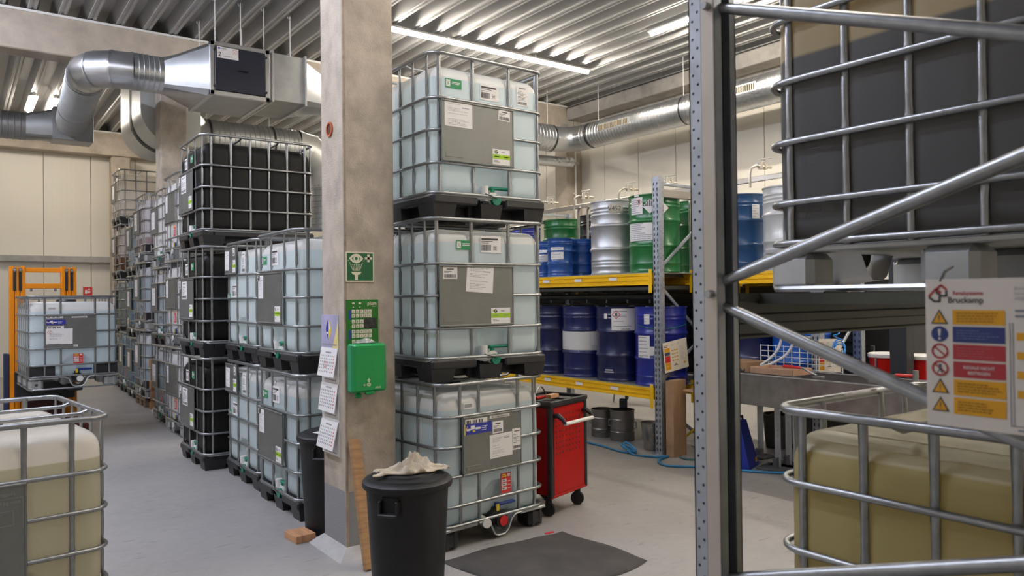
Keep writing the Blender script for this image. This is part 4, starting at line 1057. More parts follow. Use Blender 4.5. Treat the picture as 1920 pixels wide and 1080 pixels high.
diamond(g1, .2925, a_-.16, .745, .085); diamond(g1, .2925, a_+.30, .72, .075, False)
s1 = drum('dented galvanised silver drum with a handwritten tape on the upper shelf', 6.53, 6.80, ZU, 'silver', fine=True, group='drums on the upper shelf')
a_ = A(6.53, 6.80); o = drum_label(s1, .2925, a_+.05, .085, .73, .83, mat('masking_tape', (.50, .47, .40), .6))
o2 = text('handwriting', 'V452', .075, INK, s1, 0, 0); o2.location = (.306*cos(a_+.02)+.0, .306*sin(a_+.02), .755); o2.rotation_euler = (pi/2, 0, a_+pi/2-.03); 
o2.location = (Vector(o2.location)-Vector((cos(a_+pi/2), sin(a_+pi/2), 0))*.085+Vector((cos(a_), sin(a_), 0))*.012)
drum('glossy green drum behind, between the diagonal brace and the tall rack post', 7.45, 6.25, ZU, 'green', group='drums on the upper shelf')
drum('plain green drum at the back of the upper shelf, left end', 7.42, 8.85, ZU, 'green', group='drums on the upper shelf')
drum('black drum at the back of the upper shelf above the small blue ones', 7.45, 8.05, ZU, 'black', group='drums on the upper shelf')
for i, (x, y, lb) in enumerate(((6.42, 7.72, 'front small blue drum with a white label on the upper shelf'), (6.62, 8.30, 'small blue drum left of the front one, partly covered by it'), (6.80, 7.72, 'small blue drum with no label, right behind the front one'), (6.90, 7.38, 'small blue drum squeezed against the silver drum'))):
    d = drum(lb, x, y, ZU, 'mid', .165, .50, group='small blue drums')
    if i != 2: drum_label(d, .165, A(x, y)-.25, .085, .22, .38, None, 4, 20+i)
drum('tall blue drum at the left end of the upper shelf beside the tank stack', 6.6, 8.72, ZU, 'royal', .22, .72, True, group='drums on the upper shelf')
t1 = drum('steel-blue drum right of the tall rack post on the upper shelf', 7.42, 5.60, ZU, 'teal', group='drums on the upper shelf')
drum_label(t1, .2925, A(7.42, 5.6)+.55, .045, .60, .76, None, 5, 8)
drum('pale grey ribbed drum at the right end of the upper shelf', 7.25, 4.83, ZU, 'pale', fine=True, group='drums on the upper shelf')
r1 = drum('royal blue drum with several labels behind the slotted post, lower shelf', 6.53, 6.06, ZL, 'royal', group='drums on the lower shelf')
a_ = A(6.53, 6.06); drum_label(r1, .2925, a_-.55, .035, .69, .80, None, 3, 2); drum_label(r1, .2925, a_-.72, .085, .30, .56, None, 6, 5); drum_label(r1, .2925, a_-.40, .04, .34, .44)
text('label_code', '1977', .035, INK, r1, 0, 0).matrix_local = Matrix.Translation((.306*cos(a_-.95), .306*sin(a_-.95), .305)) @ Euler((pi/2, 0, a_-.72+pi/2)).to_matrix().to_4x4()
O('green_strap', MB().tube([(.303*cos(a_+t), .303*sin(a_+t), .665-.03*cos(t*2)) for t in [-1.2+i*.2 for i in range(13)]], .004, 5).mesh('green_strap'), VGREEN, r1)
n1 = drum('navy blue drum with a big white label at its top right, lower shelf', 6.53, 6.72, ZL, 'navy', group='drums on the lower shelf')
a_ = A(6.53, 6.72); drum_label(n1, .2925, a_+.12, .14, .60, .86, None, 4, 9, 'diamond'); drum_label(n1, .2925, a_-.62, .022, .74, .80)
text('label_code', 'UN3082', .032, INK, n1, 0, 0).matrix_local = Matrix.Translation((.306*cos(a_+.02), .306*sin(a_+.02), .605)) @ Euler((pi/2, 0, a_+.12+pi/2)).to_matrix().to_4x4()
flat_ = drum_label(n1, .2925, a_-.50, .06, .10, .115, mat('faint_white', (.5, .5, .55), .6)); drum_label(n1, .2925, a_-.50, .05, .125, .14, mat('faint_white', (.5, .5, .55), .6))
b1_ = drum('blue drum with a broad white middle band, lower shelf', 6.53, 7.36, ZL, 'deep', group='drums on the lower shelf')
O('white_band', MB().lathe([(.2915, .335), (.2965, .337), (.2965, .583), (.2915, .585)], 32, cap0=False, cap1=False).mesh('white_band'), DR['white'], b1_)
drum_label(b1_, .296, A(6.53, 7.36)+.45, .06, .40, .57, None, 0, 1, 'diamond')
drum('very dark blue drum next to the middle tank of the stack, lower shelf', 6.53, 8.0, ZL, 'navy', group='drums on the lower shelf')
drum('dark navy drum seen behind the steel basin, left of the bright blue one', 7.30, 5.40, ZL, 'navy', group='drums on the lower shelf')
sk = drum('bright blue drum with white hoses behind the steel basin', 7.30, 4.77, ZL, 'sky', group='drums on the lower shelf')
drum_label(sk, .2925, A(7.30, 4.77)+.35, .15, .55, .80, None, 6, 14)
for i, (x, y, c, z, lb) in enumerate(((6.55, 13.4, 'green', ZU, 'far green drum peeping out between the black tanks and the column'), (6.55, 14.2, 'white', ZU, 'far white drum beside the column above the nearest tanks'), (6.55, 12.6, 'deep', ZU, 'far blue drum low beside the column'))):
    drum(lb, x, y, z, c, group='far drums')

# stainless draw-off pipes with taps above the drums
TAPM = mat('tap_steel', (.58, .53, .45), .35, .85)
def pipe_rail(label_, ya, yb, taps):
    e = E('tap_pipe', label_, 'pipe', (6.98, 0, 0))
    O('rail', MB().box((0, (ya+yb)/2, 2.99), (.035, yb-ya, .06), .005).mesh('rail'), TAPM, e)
    for yy in (ya+.05, yb-.05): O('rail_post', MB().cyl((0, yy, 2.0), (0, yy, 2.99), .014, n=8).mesh('rail_post'), TAPM, e)
    for yy in taps:
        O('tap', cached('tap', lambda: MB().tube([(-.30, .03, -.14), (-.30, .03, .0), (-.29, .02, .06), (-.24, .0, .09), (.02, 0, .09)], .014, 8).cyl((-.16, 0, .06), (-.16, 0, .13), .028, n=10).cyl((-.08, 0, .065), (-.08, 0, .115), .024, n=8).mesh('tap')), TAPM, e, (0, yy, 3.0))
        O('tap_lever', cached('taplev', lambda: MB().box((-.16, -.05, .16), (.018, .17, .012), .004).cyl((-.16, 0, .12), (-.16, 0, .165), .009, n=8).box((-.08, .05, .15), (.014, .13, .01), .003).cyl((-.08, 0, .11), (-.08, 0, .155), .008, n=8).mesh('tap_lever')), mat('tap_lever_pale', (.66, .62, .54), .4, .3), e, (0, yy, 3.0))
    return e
pipe_rail('draw-off pipe with taps above the silver and green drums', 5.95, 8.9, (6.2, 6.85, 7.7, 8.45))
pipe_rail('draw-off pipe with taps above the steel-blue drum right of the rack post', 4.05, 5.7, (4.9, 5.4))
dm = E('dip_tubes', 'pair of bent steel dip tubes rising behind the small blue drums', 'pipe', (6.95, 7.95, 2.006))
for dx in (0, .12): O('tube', MB().tube([(dx*.5, -dx, 0), (dx*.5, -dx, .85), (dx*.5-.02, -dx-.03, .93), (dx*.5-.06, -dx-.1, .96)], .016, 8).mesh('tube'), TAPM, dm)
mf = E('manifold_pipe', 'dark pipe manifold with taps hanging under the upper shelf', 'pipe', (6.45, 0, 0))
O('pipe', MB().cyl((0, 5.95, 1.735), (0, 8.8, 1.735), .035, n=10).mesh('pipe'), RACKDARK, mf)
for i in range(8):
    O('outlet', cached('mfo', lambda: MB().cyl((0, 0, 1.66), (0, 0, 1.80), .014, n=8).box((-.03, 0, 1.80), (.12, .03, .03), .006).mesh('outlet')), RACKDARK, mf, (0, 6.15+i*.36, 0))

# ================================================================== things on and around the column
SGREEN = mat('safety_green', (.008, .115, .035), .45); GLOW = mat('afterglow_cream', (.72, .67, .52), .5)
es = E('eyewash_sign', 'green eye-wash sign with cream border on the column', 'sign', (2.132, 4.838, 1.865))
sb = O('board', MB().box((.105, .1035, 0), (.21, .207, .004), .001).mesh('board'), GLOW, es, (0, 0, 0), FR)
flat('field', [quad(.009, .009, .201, .198)], SGREEN, sb, z=.0026)
def eye(cx, cy, w, h, m1, m2, p, z):
    n = 16; top = [(cx-w+2*w*i/n, cy+h*(1-(2*i/n-1)**2)) for i in range(n+1)]; bot = [(cx+w-2*w*i/n, cy-h*(1-(1-2*i/n)**2)) for i in range(1, n)]
    flat('eye', [top+bot], m1, p, z=z)
    s_ = .63; t2 = [(cx+(x-cx)*s_, cy+(y-cy)*s_) for x, y in top+bot]; flat('eye', [t2], m2, p, z=z+.0003)
    flat('eye', [disc(cx, cy, h*.68)], m1, p, z=z+.0006); flat('eye', [disc(cx, cy, h*.33)], m2, p, z=z+.0009)
eye(.077, .161, .053, .033, GLOW, SGREEN, sb, .0029)
flat('cross', [quad(.159, .138, .177, .19), quad(.141, .155, .195, .173)], GLOW, sb, z=.0029)
drops = []
for r_, y_ in enumerate((.117, .107, .097, .089, .081)):
    half = .040-r_*.004
    for i in range(7): x_ = .077-half+2*half*i/6; drops.append(quad(x_-.0028, y_-.003, x_+.0028, y_+.003))
drops += [quad(.016, .142, .022, .149), quad(.131, .142, .137, .149), quad(.028, .127, .034, .134), quad(.119, .127, .125, .134)]
flat('water_drops', drops, GLOW, sb, z=.0029)['kind'] = 'stuff'
flat('shower_head', [[(.042, .070), (.042, .064), (.052, .052), (.067, .049), (.067, .015), (.088, .015), (.088, .049), (.103, .052), (.113, .064), (.113, .070)]], GLOW, sb, z=.0029)

BGREEN = mat('poster_green', (.010, .17, .012), .4)
ib = E('instruction_board', 'green first-aid instruction board with rows of small pictures on the column', 'sign', (2.133, 4.838, 1.43))
bb = O('board', MB().box((.119, .157, 0), (.238, .314, .004), .001).mesh('board'), BGREEN, ib, (0, 0, 0), FR)
text('lettering', 'plum', .036, GLOW, bb, .155, .277, True, z=.0028)
flat('line', [quad(.19, .266, .222, .269)], GLOW, bb, z=.0026)
for ix, cx in enumerate((.052, .10)):
    flat('mini_eye', [disc(cx, .29, .011, .006), [(cx-.007, .266), (cx+.007, .266), (cx+.002, .258), (cx-.002, .258)]], GLOW, bb, z=.0026)
flat('blue_bar', [quad(.017, .178, .034, .245), quad(.017, .045, .034, .108)], mat('poster_blue', (.015, .05, .25), .5), bb, z=.0026)
R_ = random.Random(4)
for j, yy in enumerate((.222, .192, .152, .122, .084, .054, .016)):
    for i in range(5 if j not in (2, 3, 6) else (3 if j != 6 else 5)):
        if j == 6 and i == 2: continue
        t = flat('picture', [quad(.04+i*.0305, yy, .065+i*.0305, yy+.025)], GLOW, bb, z=.0026)
        flat('print', [quad(.046+i*.0305, yy+.005, .051+i*.0305+R_.random()*.006, yy+.013+R_.random()*.008)], GREYINK, t, z=.003)
flat('photo', [quad(.126, .115, .226, .188)], mat('dark_photo', (.035, .035, .033), .25, 0, .8, 30), bb, z=.003)
cb = E('eyewash_cabinet', 'bright green plastic eye-wash cabinet on the column', 'cabinet', (2.136, 4.842, 1.115))
CG = mat('cabinet_green', (.008, .30, .072), .38, 0, .05, 30, .1, 200)
O('housing', MB().box((.118, -.04, .165), (.236, .08, .33), .012).mesh('housing'), mat('cabinet_side_green', (.02, .30, .12), .38), cb)
O('door', MB().box((.122, -.098, .168), (.238, .032, .325), .014).mesh('door'), CG, cb)
O('latch_tab', MB().box((.12, -.098, -.002), (.07, .024, .022), .005).mesh('latch_tab'), CG, cb)
O('drain_knob', MB().lathe([(.02, 0), (.022, .02), (.012, .035)], 14).mesh('drain_knob'), CG, cb, (.055, -.06, -.035))
em = O('emblem', polymesh('emblem', [quad(.068, .052, .082, .058), quad(.072, .048, .078, .062)]+ringp(.108, .056, .009, .015, .75)+[disc(.108, .056, .004)]+[quad(.098, .083, .118, .090), quad(.104, .09, .112, .098), quad(.102, .072, .114, .08)], .0005), GLOW, cb, (0, -.1145, 0), FR)
text('lettering', 'plum', .022, GLOW, em, .155, .028, True)
pw = E('plastic_wrap', 'crumpled clear plastic film lying on the green cabinet', 'wrap', (2.25, 4.79, 1.45))
def crumple(n, w, d, h, seed):
    R = random.Random(seed); vs = []
    for j in range(n+1):
        for i in range(n+1):
            u, v = i/n-.5, j/n-.5; e_ = max(0, 1-(4*(u*u+v*v))); vs.append((u*w+R.uniform(-.4, .4)*w/n, v*d+R.uniform(-.4, .4)*d/n, max(.0015, h*(e_*.6+R.random()*.5*e_))))
    return MB().add(vs, [(j*(n+1)+i, j*(n+1)+i+1, (j+1)*(n+1)+i+1, (j+1)*(n+1)+i) for j in range(n) for i in range(n)])
O('film', crumple(9, .15, .07, .035, 3).mesh('film', 0), mat('clear_film', (.70, .74, .70), .12, 0, trans=.55), pw)

cl = E('wall_calendar', 'three-month wall calendar with blue and yellow logo on the column side', 'calendar', (2.124, 5.245, .66))
RX = (pi/2, 0, -pi/2)
back = O('backing', MB().box((.15, .49, 0), (.30, .98, .003)).mesh('backing'), WHITE, cl, (0, 0, 0), RX)
hd = O('header', MB().box((.15, .865, .002), (.30, .23, .002)).mesh('header'), mat('header_lilac', (.42, .40, .58), .5, 0, .25, 3), back)
flat('print', [[(.30, .75), (.30, .95), (.20, .75)]], mat('header_yellow', (.78, .66, .25), .5), hd, z=.0034)
n = 14; lf = [(.13+.045*sin(pi*i/n), .80+.15*i/n) for i in range(n+1)]; rt = [(.13-.045*sin(pi*i/n), .80+.15*i/n) for i in range(n+1)]
flat('logo', [lf+rt[::-1][1:-1]], BLUEPR, hd, z=.0036); flat('logo', [[(.133+.045*sin(pi*i/n), .80+.15*i/n) for i in range(n+1)]], YELPR, hd, z=.0038)
flat('logo', [quad(.095, .842, .125, .858), [(.14, .87), (.165, .885), (.15, .93)]], WHITE, hd, z=.004)
flat('print', [quad(.02, .765, .27, .775)], GREYINK, hd, z=.004)
for k, (ztop, tilt) in enumerate(((.745, .16), (.50, .14), (.24, .22))):
    pad = O('month_sheet', MB().box((.15, -.10, 0), (.29, .20, .004)).mesh('month_sheet'), WHITE, back, (0, ztop, .006), (-tilt, 0, 0))
    gp = []; rp = []
    for rw in range(6):
        for c_ in range(8):
            q = quad(.025+c_*.032, -.06-rw*.022, .040+c_*.032, -.05-rw*.022); (rp if c_ == 7 else gp).append(q)
    flat('print', gp+[quad(.10, -.035, .2, -.025)], GREYINK, pad, z=.0026); flat('print', rp, RED, pad, z=.0026)
    flat('lettering', [quad(.05, ztop-.225+0*k, .25, ztop-.218)], GREYINK, back, z=.002)
    if k == 0: flat('date_marker', [linep(.10, -.10, .15, -.10, .004), linep(.10, -.135, .15, -.135, .004), linep(.102, -.10, .102, -.135, .005), linep(.148, -.10, .148, -.135, .005)], RED, pad, z=.003)

# ------------------------------------------------------------------ bins, plank, rag, mat
def bin_(label_, x, y, rot):
    e = E('waste_bin', label_, 'bin', (x, y, 0), rot, 'black waste bins')
    O('body', cached('binb', lambda: MB().lathe([(.185, 0), (.195, .01), (.232, .69), (.242, .70), (.242, .715), (.225, .715), (.185, .05), (.001, .05)], 40).mesh('body', 40)), DARKPL, e)
    O('lid', cached('binl', lambda: MB().lathe([(.252, .690), (.256, .70), (.254, .722), (.24, .735), (.215, .738), (.21, .748), (.16, .752), (.155, .762), (.07, .766), (.001, .767)], 40).mesh('lid', 40)), DARKPL, e)
    for s_ in (0, pi):
        h = O('handle', cached('binh', lambda: MB().box((0, -.255, .585), (.11, .05, .018), .006).box((-.05, -.245, .62), (.014, .05, .08), .004).box((.05, -.245, .62), (.014, .05, .08), .004).box((0, -.228, .63), (.10, .012, .09), .003).mesh('handle')), DARKPL, e, (0, 0, 0), (0, 0, s_))
    return e
b1b = bin_('black lidded waste bin with a rag on it, in front of the column', 2.07, 3.87, radians(-52))
bin_('black lidded waste bin behind the column beside the nearest tanks', 2.30, 5.515, radians(-40))
sl_ = O('paper_slip', sheet_mesh(.12, .07), WHITE, b1b, (-.03, .13, .765), (0, 0, .5))
flat('orange_corner', [quad(-.06, -.035, -.035, .035)], mat('orange_sticker', (.7, .12, .02), .5), sl_)
tag(O('paper_slip', sheet_mesh(.14, .07), WHITE, None, (2.19, 5.40, .7685), (0, 0, .3)), 'small white paper slip on the lid of the bin behind the column', 'paper')

def rag_mesh():
    """a bunched cloth: a ridge of folds with two tails hanging to the sides"""
    n, m_ = 44, 30; vs = []
    for j in range(m_+1):
        for i in range(n+1):
            u, v = i/n*2-1, j/m_*2-1
            w = .10*(1-.45*abs(u)**1.5)+.035*max(0, -u)+.02*sin(4*u+1)
            x = u*.20+.018*sin(5*v+3*u); y = v*w+.035*sin(2.3*u+.6)+.012*sin(9*u)
            body = math.exp(-((u-.05)/.42)**2)
            fold = .5+.5*sin(9*v+3.2*sin(2.2*u)+5*u*v)
            fold2 = .5+.5*sin(15*u+7*v)
            r1_ = 1-abs(sin(5.5*v+2.6*sin(2.0*u)+3.0*u)); r2_ = 1-abs(sin(7*u-4.5*v+1.2)); r3_ = 1-abs(sin(11*u+9*v))
            z = .005+(1-v*v)**.5*(body*(.012+.050*r1_+.028*r2_)+.020*r1_*(1-.5*abs(u))+.012*r3_)
            vs.append((x, y, z))
    return MB().add(vs, [(j*(n+1)+i, j*(n+1)+i+1, (j+1)*(n+1)+i+1, (j+1)*(n+1)+i) for j in range(m_) for i in range(n)]).mesh('rag', 70)
rg = O('cleaning_rag', rag_mesh(), mat('cotton_rag', (.50, .43, .33), .9, 0, .16, 9, .3, 120), None, (2.095, 3.86, .766), (0, 0, radians(-28)))
tag(rg, 'crumpled beige cleaning rag draped over the bin lid', 'rag')
so = rg.modifiers.new('thick', 'SOLIDIFY'); so.thickness = .004; rg.data.update()

pk = O('wooden_plank', MB().box((0, 0, .42), (.085, .03, .84), .002).mesh('wooden_plank'), WOOD, None)
pk.matrix_world = Matrix.Translation((2.145, 4.535, .004)) @ Matrix.Rotation(radians(-18.5), 4, 'X') @ Matrix.Rotation(radians(1.5), 4, 'Y') @ Matrix.Rotation(radians(20), 4, 'Z')
tag(pk, 'rough wooden plank leaning on the column behind the front bin', 'plank')
tag(O('wood_offcut', MB().box((0, 0, .0275), (.15, .2, .055), .003).mesh('wood_offcut'), WOODL, None, (2.02, 5.43, 0), (0, 0, radians(4))), 'short wooden offcut on the floor beside the column foot', 'wood')

def mat_mesh():
    c = [(2.60, 4.40), (3.645, 4.385), (3.69, 3.56), (2.72, 3.36)]; nx, ny = 40, 32; vs = []; R = random.Random(5)
    ph = [R.random()*6 for _ in range(6)]
    for lay in (0, 1):
        for j in range(ny+1):
            for i in range(nx+1):
                u, v = i/nx, j/ny
                uu_ = min(max(u, 0), 1)
                x = (c[0][0]*(1-u)+c[1][0]*u)*(1-v)+(c[3][0]*(1-u)+c[2][0]*u)*v
                y = (c[0][1]*(1-u)+c[1][1]*u)*(1-v)+(c[3][1]*(1-u)+c[2][1]*u)*v
                ed = min(u, 1-u, v, 1-v)
                x += .018*sin(7*v+ph[0])*(1 if ed < .02 else .4); y += .022*sin(8*u+ph[1])*(1 if ed < .02 else .4)
                cr = min(u, v)-0; 
                z = (.016+.006*sin(5*u+3*v+ph[2])+.004*sin(13*v-6*u+ph[3])+.003*sin(21*u+9*v+ph[4]))*sm(ed/.06)+.004
                seam = math.exp(-((u-.46-.05*v)/.006)**2)*.006+math.exp(-((v-.55)/.007)**2)*.004
                z -= seam
                vs.append((x, y, z if lay else .0015))
    N1 = (nx+1)*(ny+1); fs = []
    for j in range(ny):
        for i in range(nx):
            a = j*(nx+1)+i; fs.append((N1+a, N1+a+nx+1, N1+a+nx+2, N1+a+1)); fs.append((a, a+1, a+nx+2, a+nx+1))
    edge = [i for i in range(nx+1)]+[j*(nx+1)+nx for j in range(1, ny+1)]+[ny*(nx+1)+i for i in range(nx-1, -1, -1)]+[j*(nx+1) for j in range(ny-1, 0, -1)]
    for k in range(len(edge)):
        a, b_ = edge[k], edge[(k+1) % len(edge)]; fs.append((a, N1+a, N1+b_, b_))
    return MB().add(vs, fs).mesh('cloth', 80)
fm_ = E('floor_mat', 'dark grey folded cloth mat lying on the floor before the stack', 'mat', (0, 0, 0))
O('cloth', mat_mesh(), mat('mat_fabric', (.050, .046, .044), .85, 0, .25, 5, .35, 260), fm_)
O('red_tag', MB().box((3.50, 4.37, .0215), (.075, .025, .003)).mesh('red_tag'), RED, fm_)

# ------------------------------------------------------------------ red tool trolley
tt = E('tool_trolley', 'red tool trolley with black edges and a perforated side', 'trolley', (3.775, 4.685, 0), radians(16.5))
TW, TD, T0, T1 = .535, .44, .165, .865
O('body', MB().box((TW/2, TD/2, (T0+T1)/2), (TW-.05, TD-.01, T1-T0), .004).mesh('body'), REDPAINT, tt)
for xx in (.018, TW-.018):
    for yy in (.015, TD-.015): O('corner_post', cached('tpost', lambda: MB().box((0, 0, (T0+T1)/2), (.042, .045, T1-T0+.03), .01).mesh('corner_post')), BLACKPL, tt, (xx, yy, 0))
O('base_rail', MB().box((TW/2, .01, T0-.004), (TW, .03, .022), .005).mesh('base_rail'), REDPAINT, tt)
O('top_tray', MB().box((TW/2, TD/2, T1+.015), (TW+.01, TD+.01, .03), .01).box((TW/2, .0, T1+.035), (TW+.01, .025, .04), .008).box((TW/2, TD, T1+.035), (TW+.01, .025, .04), .008).box((0, TD/2, T1+.035), (.025, TD+.02, .04), .008).box((TW, TD/2, T1+.035), (.025, TD+.02, .04), .008).box((TW*.6, TD/2, T1+.034), (.015, TD, .02), .004).box((TW*.3, TD*.6, T1+.034), (TW*.5, .015, .02), .004).mesh('top_tray'), BLACKPL, tt)
fp = O('perforated_panel', perf_sheet(TW-.09, T1-T0-.02, [(.035+.0485*i, 0) for i in range(8)], .0435, .0085, 1.0, z0=.30, n=8).mesh('perforated_panel', 0), REDPAINT, tt, (.045, -.002, T0+.01))
O('panel_backing', MB().box((TW/2, .001, .60), (TW-.12, .004, .42)).mesh('panel_backing'), BLACKPL, tt)
for xx in (.06, TW-.06): O('handle_arm', cached('tarm', lambda: MB().tube([(0, 0, 0), (0, -.03, .005), (0, -.075, -.02), (0, -.10, -.055)], [.022, .022, .018, .015], 8).mesh('handle_arm')), BLACKPL, tt, (xx, -.002, .80))
O('handle_bar', MB().cyl((.06, -.10, .745), (TW-.06, -.10, .745), .015, n=12).mesh('handle_bar'), VWHITE, tt)
for xx in (.05, TW-.06):
    for yy in (.06, TD-.06):
        w_ = O('caster', cached('tcas', lambda: MB().cyl((-.016, 0, .055), (.016, 0, .055), .055, n=20).cyl((-.02, 0, .055), (.02, 0, .055), .02, n=10).mesh('caster')), RUBBER, tt, (xx, yy, 0), (0, 0, .3))
        O('caster_fork', cached('tfork', lambda: MB().box((-.022, 0, .09), (.004, .04, .09)).box((.022, 0, .09), (.004, .04, .09)).box((0, 0, .14), (.05, .06, .02)).mesh('caster_fork')), BLACKPL, w_)
TR = Matrix.Translation((3.975, 4.905, .913)) @ Matrix.Rotation(radians(16.5), 4, 'Z')
for nm, me, m, lb, ct in (('wood_piece', MB().box((0, 0, .015), (.12, .06, .03), .003).mesh('wood_piece'), WOODL, 'small wooden block on the trolley top', 'wood'),
                          ('red_tool', MB().box((-.10, .05, .011), (.14, .04, .02), .005).cyl((-.03, .05, .011), (.03, .05, .011), .006, n=8).mesh('red_tool'), REDPAINT, 'red-handled hand tool on the trolley top', 'tool'),
                          ('wire_loop', MB().tube([(-.12+.015*i, .10, .006+.085*sin(pi*i/12)) for i in range(13)], .006, 6).mesh('wire_loop'), STEEL, 'bent steel wire loop standing up from the trolley top', 'wire')):
    o = O(nm, me, m); o.matrix_world = TR; tag(o, lb, ct)

# ------------------------------------------------------------------ pots, bucket, hoses on the floor
def pot(label_, x, y, r, h):
    e = E('steel_pot', label_, 'pot', (x, y, 0), radians(35), 'steel pots')
    O('body', MB().lathe([(r*.96, 0), (r, .008), (r, h-.02), (r+.006, h-.012), (r+.006, h), (r-.006, h), (r-.008, .012), (.001, .012)], 32).mesh('body', 40), STAINLESS, e)
    for s_ in (0, pi): O('handle', MB().tube([(-.045, -r, h*.62), (-.045, -r-.03, h*.62), (-.045, -r-.03, h*.42), (-.045, -r, h*.42)], .007, 6).mesh('handle'), STAINLESS, e, (0, 0, 0), (0, 0, s_))
    for t in (.3, .7): O('band', MB().lathe([(r+.002, h*t-.006), (r+.005, h*t), (r+.002, h*t+.006)], 32, cap0=False, cap1=False).mesh('band'), STAINLESS, e)
pot('right one of two large steel pots under the lower shelf', 6.52, 6.70, .145, .37)
pot('left one of two large steel pots under the lower shelf, by the trolley', 6.52, 7.05, .14, .34)
bk = E('steel_bucket', 'shiny steel bucket with a wire bail at the foot of the slotted post', 'bucket', (6.36, 6.06, 0), radians(-40))
O('body', MB().lathe([(.085, 0), (.09, .006), (.125, .30), (.132, .305), (.132, .312), (.12, .312), (.085, .012), (.001, .012)], 28).mesh('body', 40), mat('shiny_steel', (.36, .35, .33), .3, .9), bk)
O('bail', MB().tube([(.128*cos(t), -.10-.12*sin(t)*0-.06*sin(t), .29-.20*sin(t)) for t in [pi*i/14 for i in range(15)]], .0045, 6).mesh('bail'), STEEL, bk)
HB = mat('blue_hose', (.03, .22, .45), .4)
def hose(label_, pts, r, m, z=None, name='hose'):
    P3 = [Vector((p[0], p[1], p[2] if len(p) > 2 else r+.001)) for p in pts]; out = []
    for i in range(len(P3)-1):
        a, b_, c_, d = P3[max(i-1, 0)], P3[i], P3[i+1], P3[min(i+2, len(P3)-1)]
        for k in range(6):
            t = k/6; out.append(.5*((2*b_)+(-a+c_)*t+(2*a-5*b_+4*c_-d)*t*t+(-a+3*b_-3*c_+d)*t**3))
    out.append(P3[-1])
    return tag(O(name, MB().tube(out, r, 8).mesh(name, 70), m), label_, 'hose')
hose('light blue hose snaking over the floor in front of the drum rack', [(6.25, 7.2), (6.06, 6.84), (6.03, 6.53), (5.97, 6.16), (6.05, 6.03, .012), (6.12, 6.10, .015), (6.10, 6.22, .05), (6.03, 6.22, .08), (5.98, 6.12, .06), (6.02, 6.0, .03), (6.08, 6.06, .05), (6.07, 6.18, .10), (6.0, 6.14, .07), (5.97, 5.98, .012), (5.99, 5.86), (6.06, 5.72), (6.18, 5.66, .015), (6.04, 5.63), (5.91, 5.54), (5.84, 5.37), (5.95, 5.22), (6.1, 5.07), (6.23, 4.78), (6.44, 4.47), (6.9, 4.1)], .012, HB, name='air_hose')
hose('grey-green hose behind the blue one by the cardboard', [(6.26, 5.56), (6.24, 5.44), (6.37, 5.3), (6.6, 5.1)], .012, mat('teal_hose', (.06, .12, .13), .5), name='air_hose')
hose('yellow hose curving up beside the table leg', [(6.55, 5.75, .16), (6.58, 5.62, .27), (6.62, 5.5, .36), (6.68, 5.38, .40), (6.8, 5.2, .42)], .013, mat('yellow_hose', (.75, .55, .02), .4), name='yellow_hose')

# ------------------------------------------------------------------ bench, basin and things right of the slotted post
cbx = E('cardboard_sheet', 'tall brown cardboard box standing beside the slotted post', 'box', (6.33, 5.67, 0), radians(6))
O('carton', MB().box((0, 0, .41), (.24, .10, .82), .004).mesh('carton'), CARD, cbx)
O('flap', MB().box((0, -.052, .41), (.005, .003, .8)).box((.03, .0, .822), (.18, .1, .003)).mesh('flap'), mat('carton_tape', (.42, .28, .16), .5), cbx)
wt = E('side_table', 'small wooden-topped table on a slotted leg left of the tall rack post', 'table', (0, 0, 0))
O('table_top', MB().box((6.66, 5.28, .715), (.62, .62, .022), .003).mesh('table_top'), mat('table_wood', (.42, .25, .15), .55, 0, .15, 6), wt)
for xx, yy in ((6.50, 5.24), (6.92, 5.05), (6.92, 5.5)):
    O('leg', perf_sheet(.055, .70, [(.028, 0)], .06, .009).box((.028, .03, .35), (.055, .004, .70)).mesh('leg', 0), RACK, wt, (xx, yy, 0), (0, 0, -.7))
    O('leg_foot', MB().box((0, 0, .02), (.2, .22, .02), .005).box((0, 0, .06), (.07, .07, .08), .01).mesh('leg_foot'), mat('foot_slab', (.09, .09, .095), .7), wt, (xx+.02, yy, 0))
cu = E('cup_tray', 'clear plastic tub holding bottle caps on the small table', 'tub', (6.47, 5.38, .727))
O('tub', MB().lathe([(.085, 0), (.09, .005), (.105, .10), (.11, .103), (.10, .103), (.085, .01)], 20, cap1=False).mesh('tub'), mat('frosted_tub', (.62, .60, .60), .3, trans=.4), cu)
for i in range(6):
    tag(O('bottle_cap', cached('bcap', lambda: MB().cyl((0, 0, 0), (0, 0, .03), .024, n=12).mesh('bottle_cap')), [VWHITE, VRED, VWHITE, CREAM, VWHITE, BLACKPL][i], None, (6.47+.048*cos(i*1.05), 5.38+.048*sin(i*1.05), .738)), ['white bottle cap inside the clear tub', 'red bottle cap inside the clear tub', 'white bottle cap inside the clear tub', 'cream bottle cap inside the clear tub', 'white bottle cap inside the clear tub', 'black bottle cap inside the clear tub'][i], 'cap', 'caps in the tub')
for i, (x, y) in enumerate(((6.42, 5.18), (6.50, 5.14))):
    tag(O('bottle_cap', cached('bcap2', lambda: MB().lathe([(.035, 0), (.035, .03), (.022, .035), (.022, .05)], 14).mesh('bottle_cap')), VWHITE, None, (x, y, .7265)), 'white screw cap lying on the small table, '+('nearer the tub' if i == 0 else 'nearer the rack post'), 'cap')
bx = E('cardboard_box', 'brown cardboard box with a handwritten mark, half hidden by the rack post', 'box', (6.75, 5.17, .727))
O('carton', MB().box((0, 0, .16), (.34, .50, .32), .004).mesh('carton'), CARD, bx)
lb_ = O('label', sheet_mesh(.13, .08), WHITE, bx, (-.172, .17, .24), RX); flat('print', bar_polys(-.05, -.03, .05, .0, 2)+[quad(-.05, .015, .03, .025)], INK, lb_)
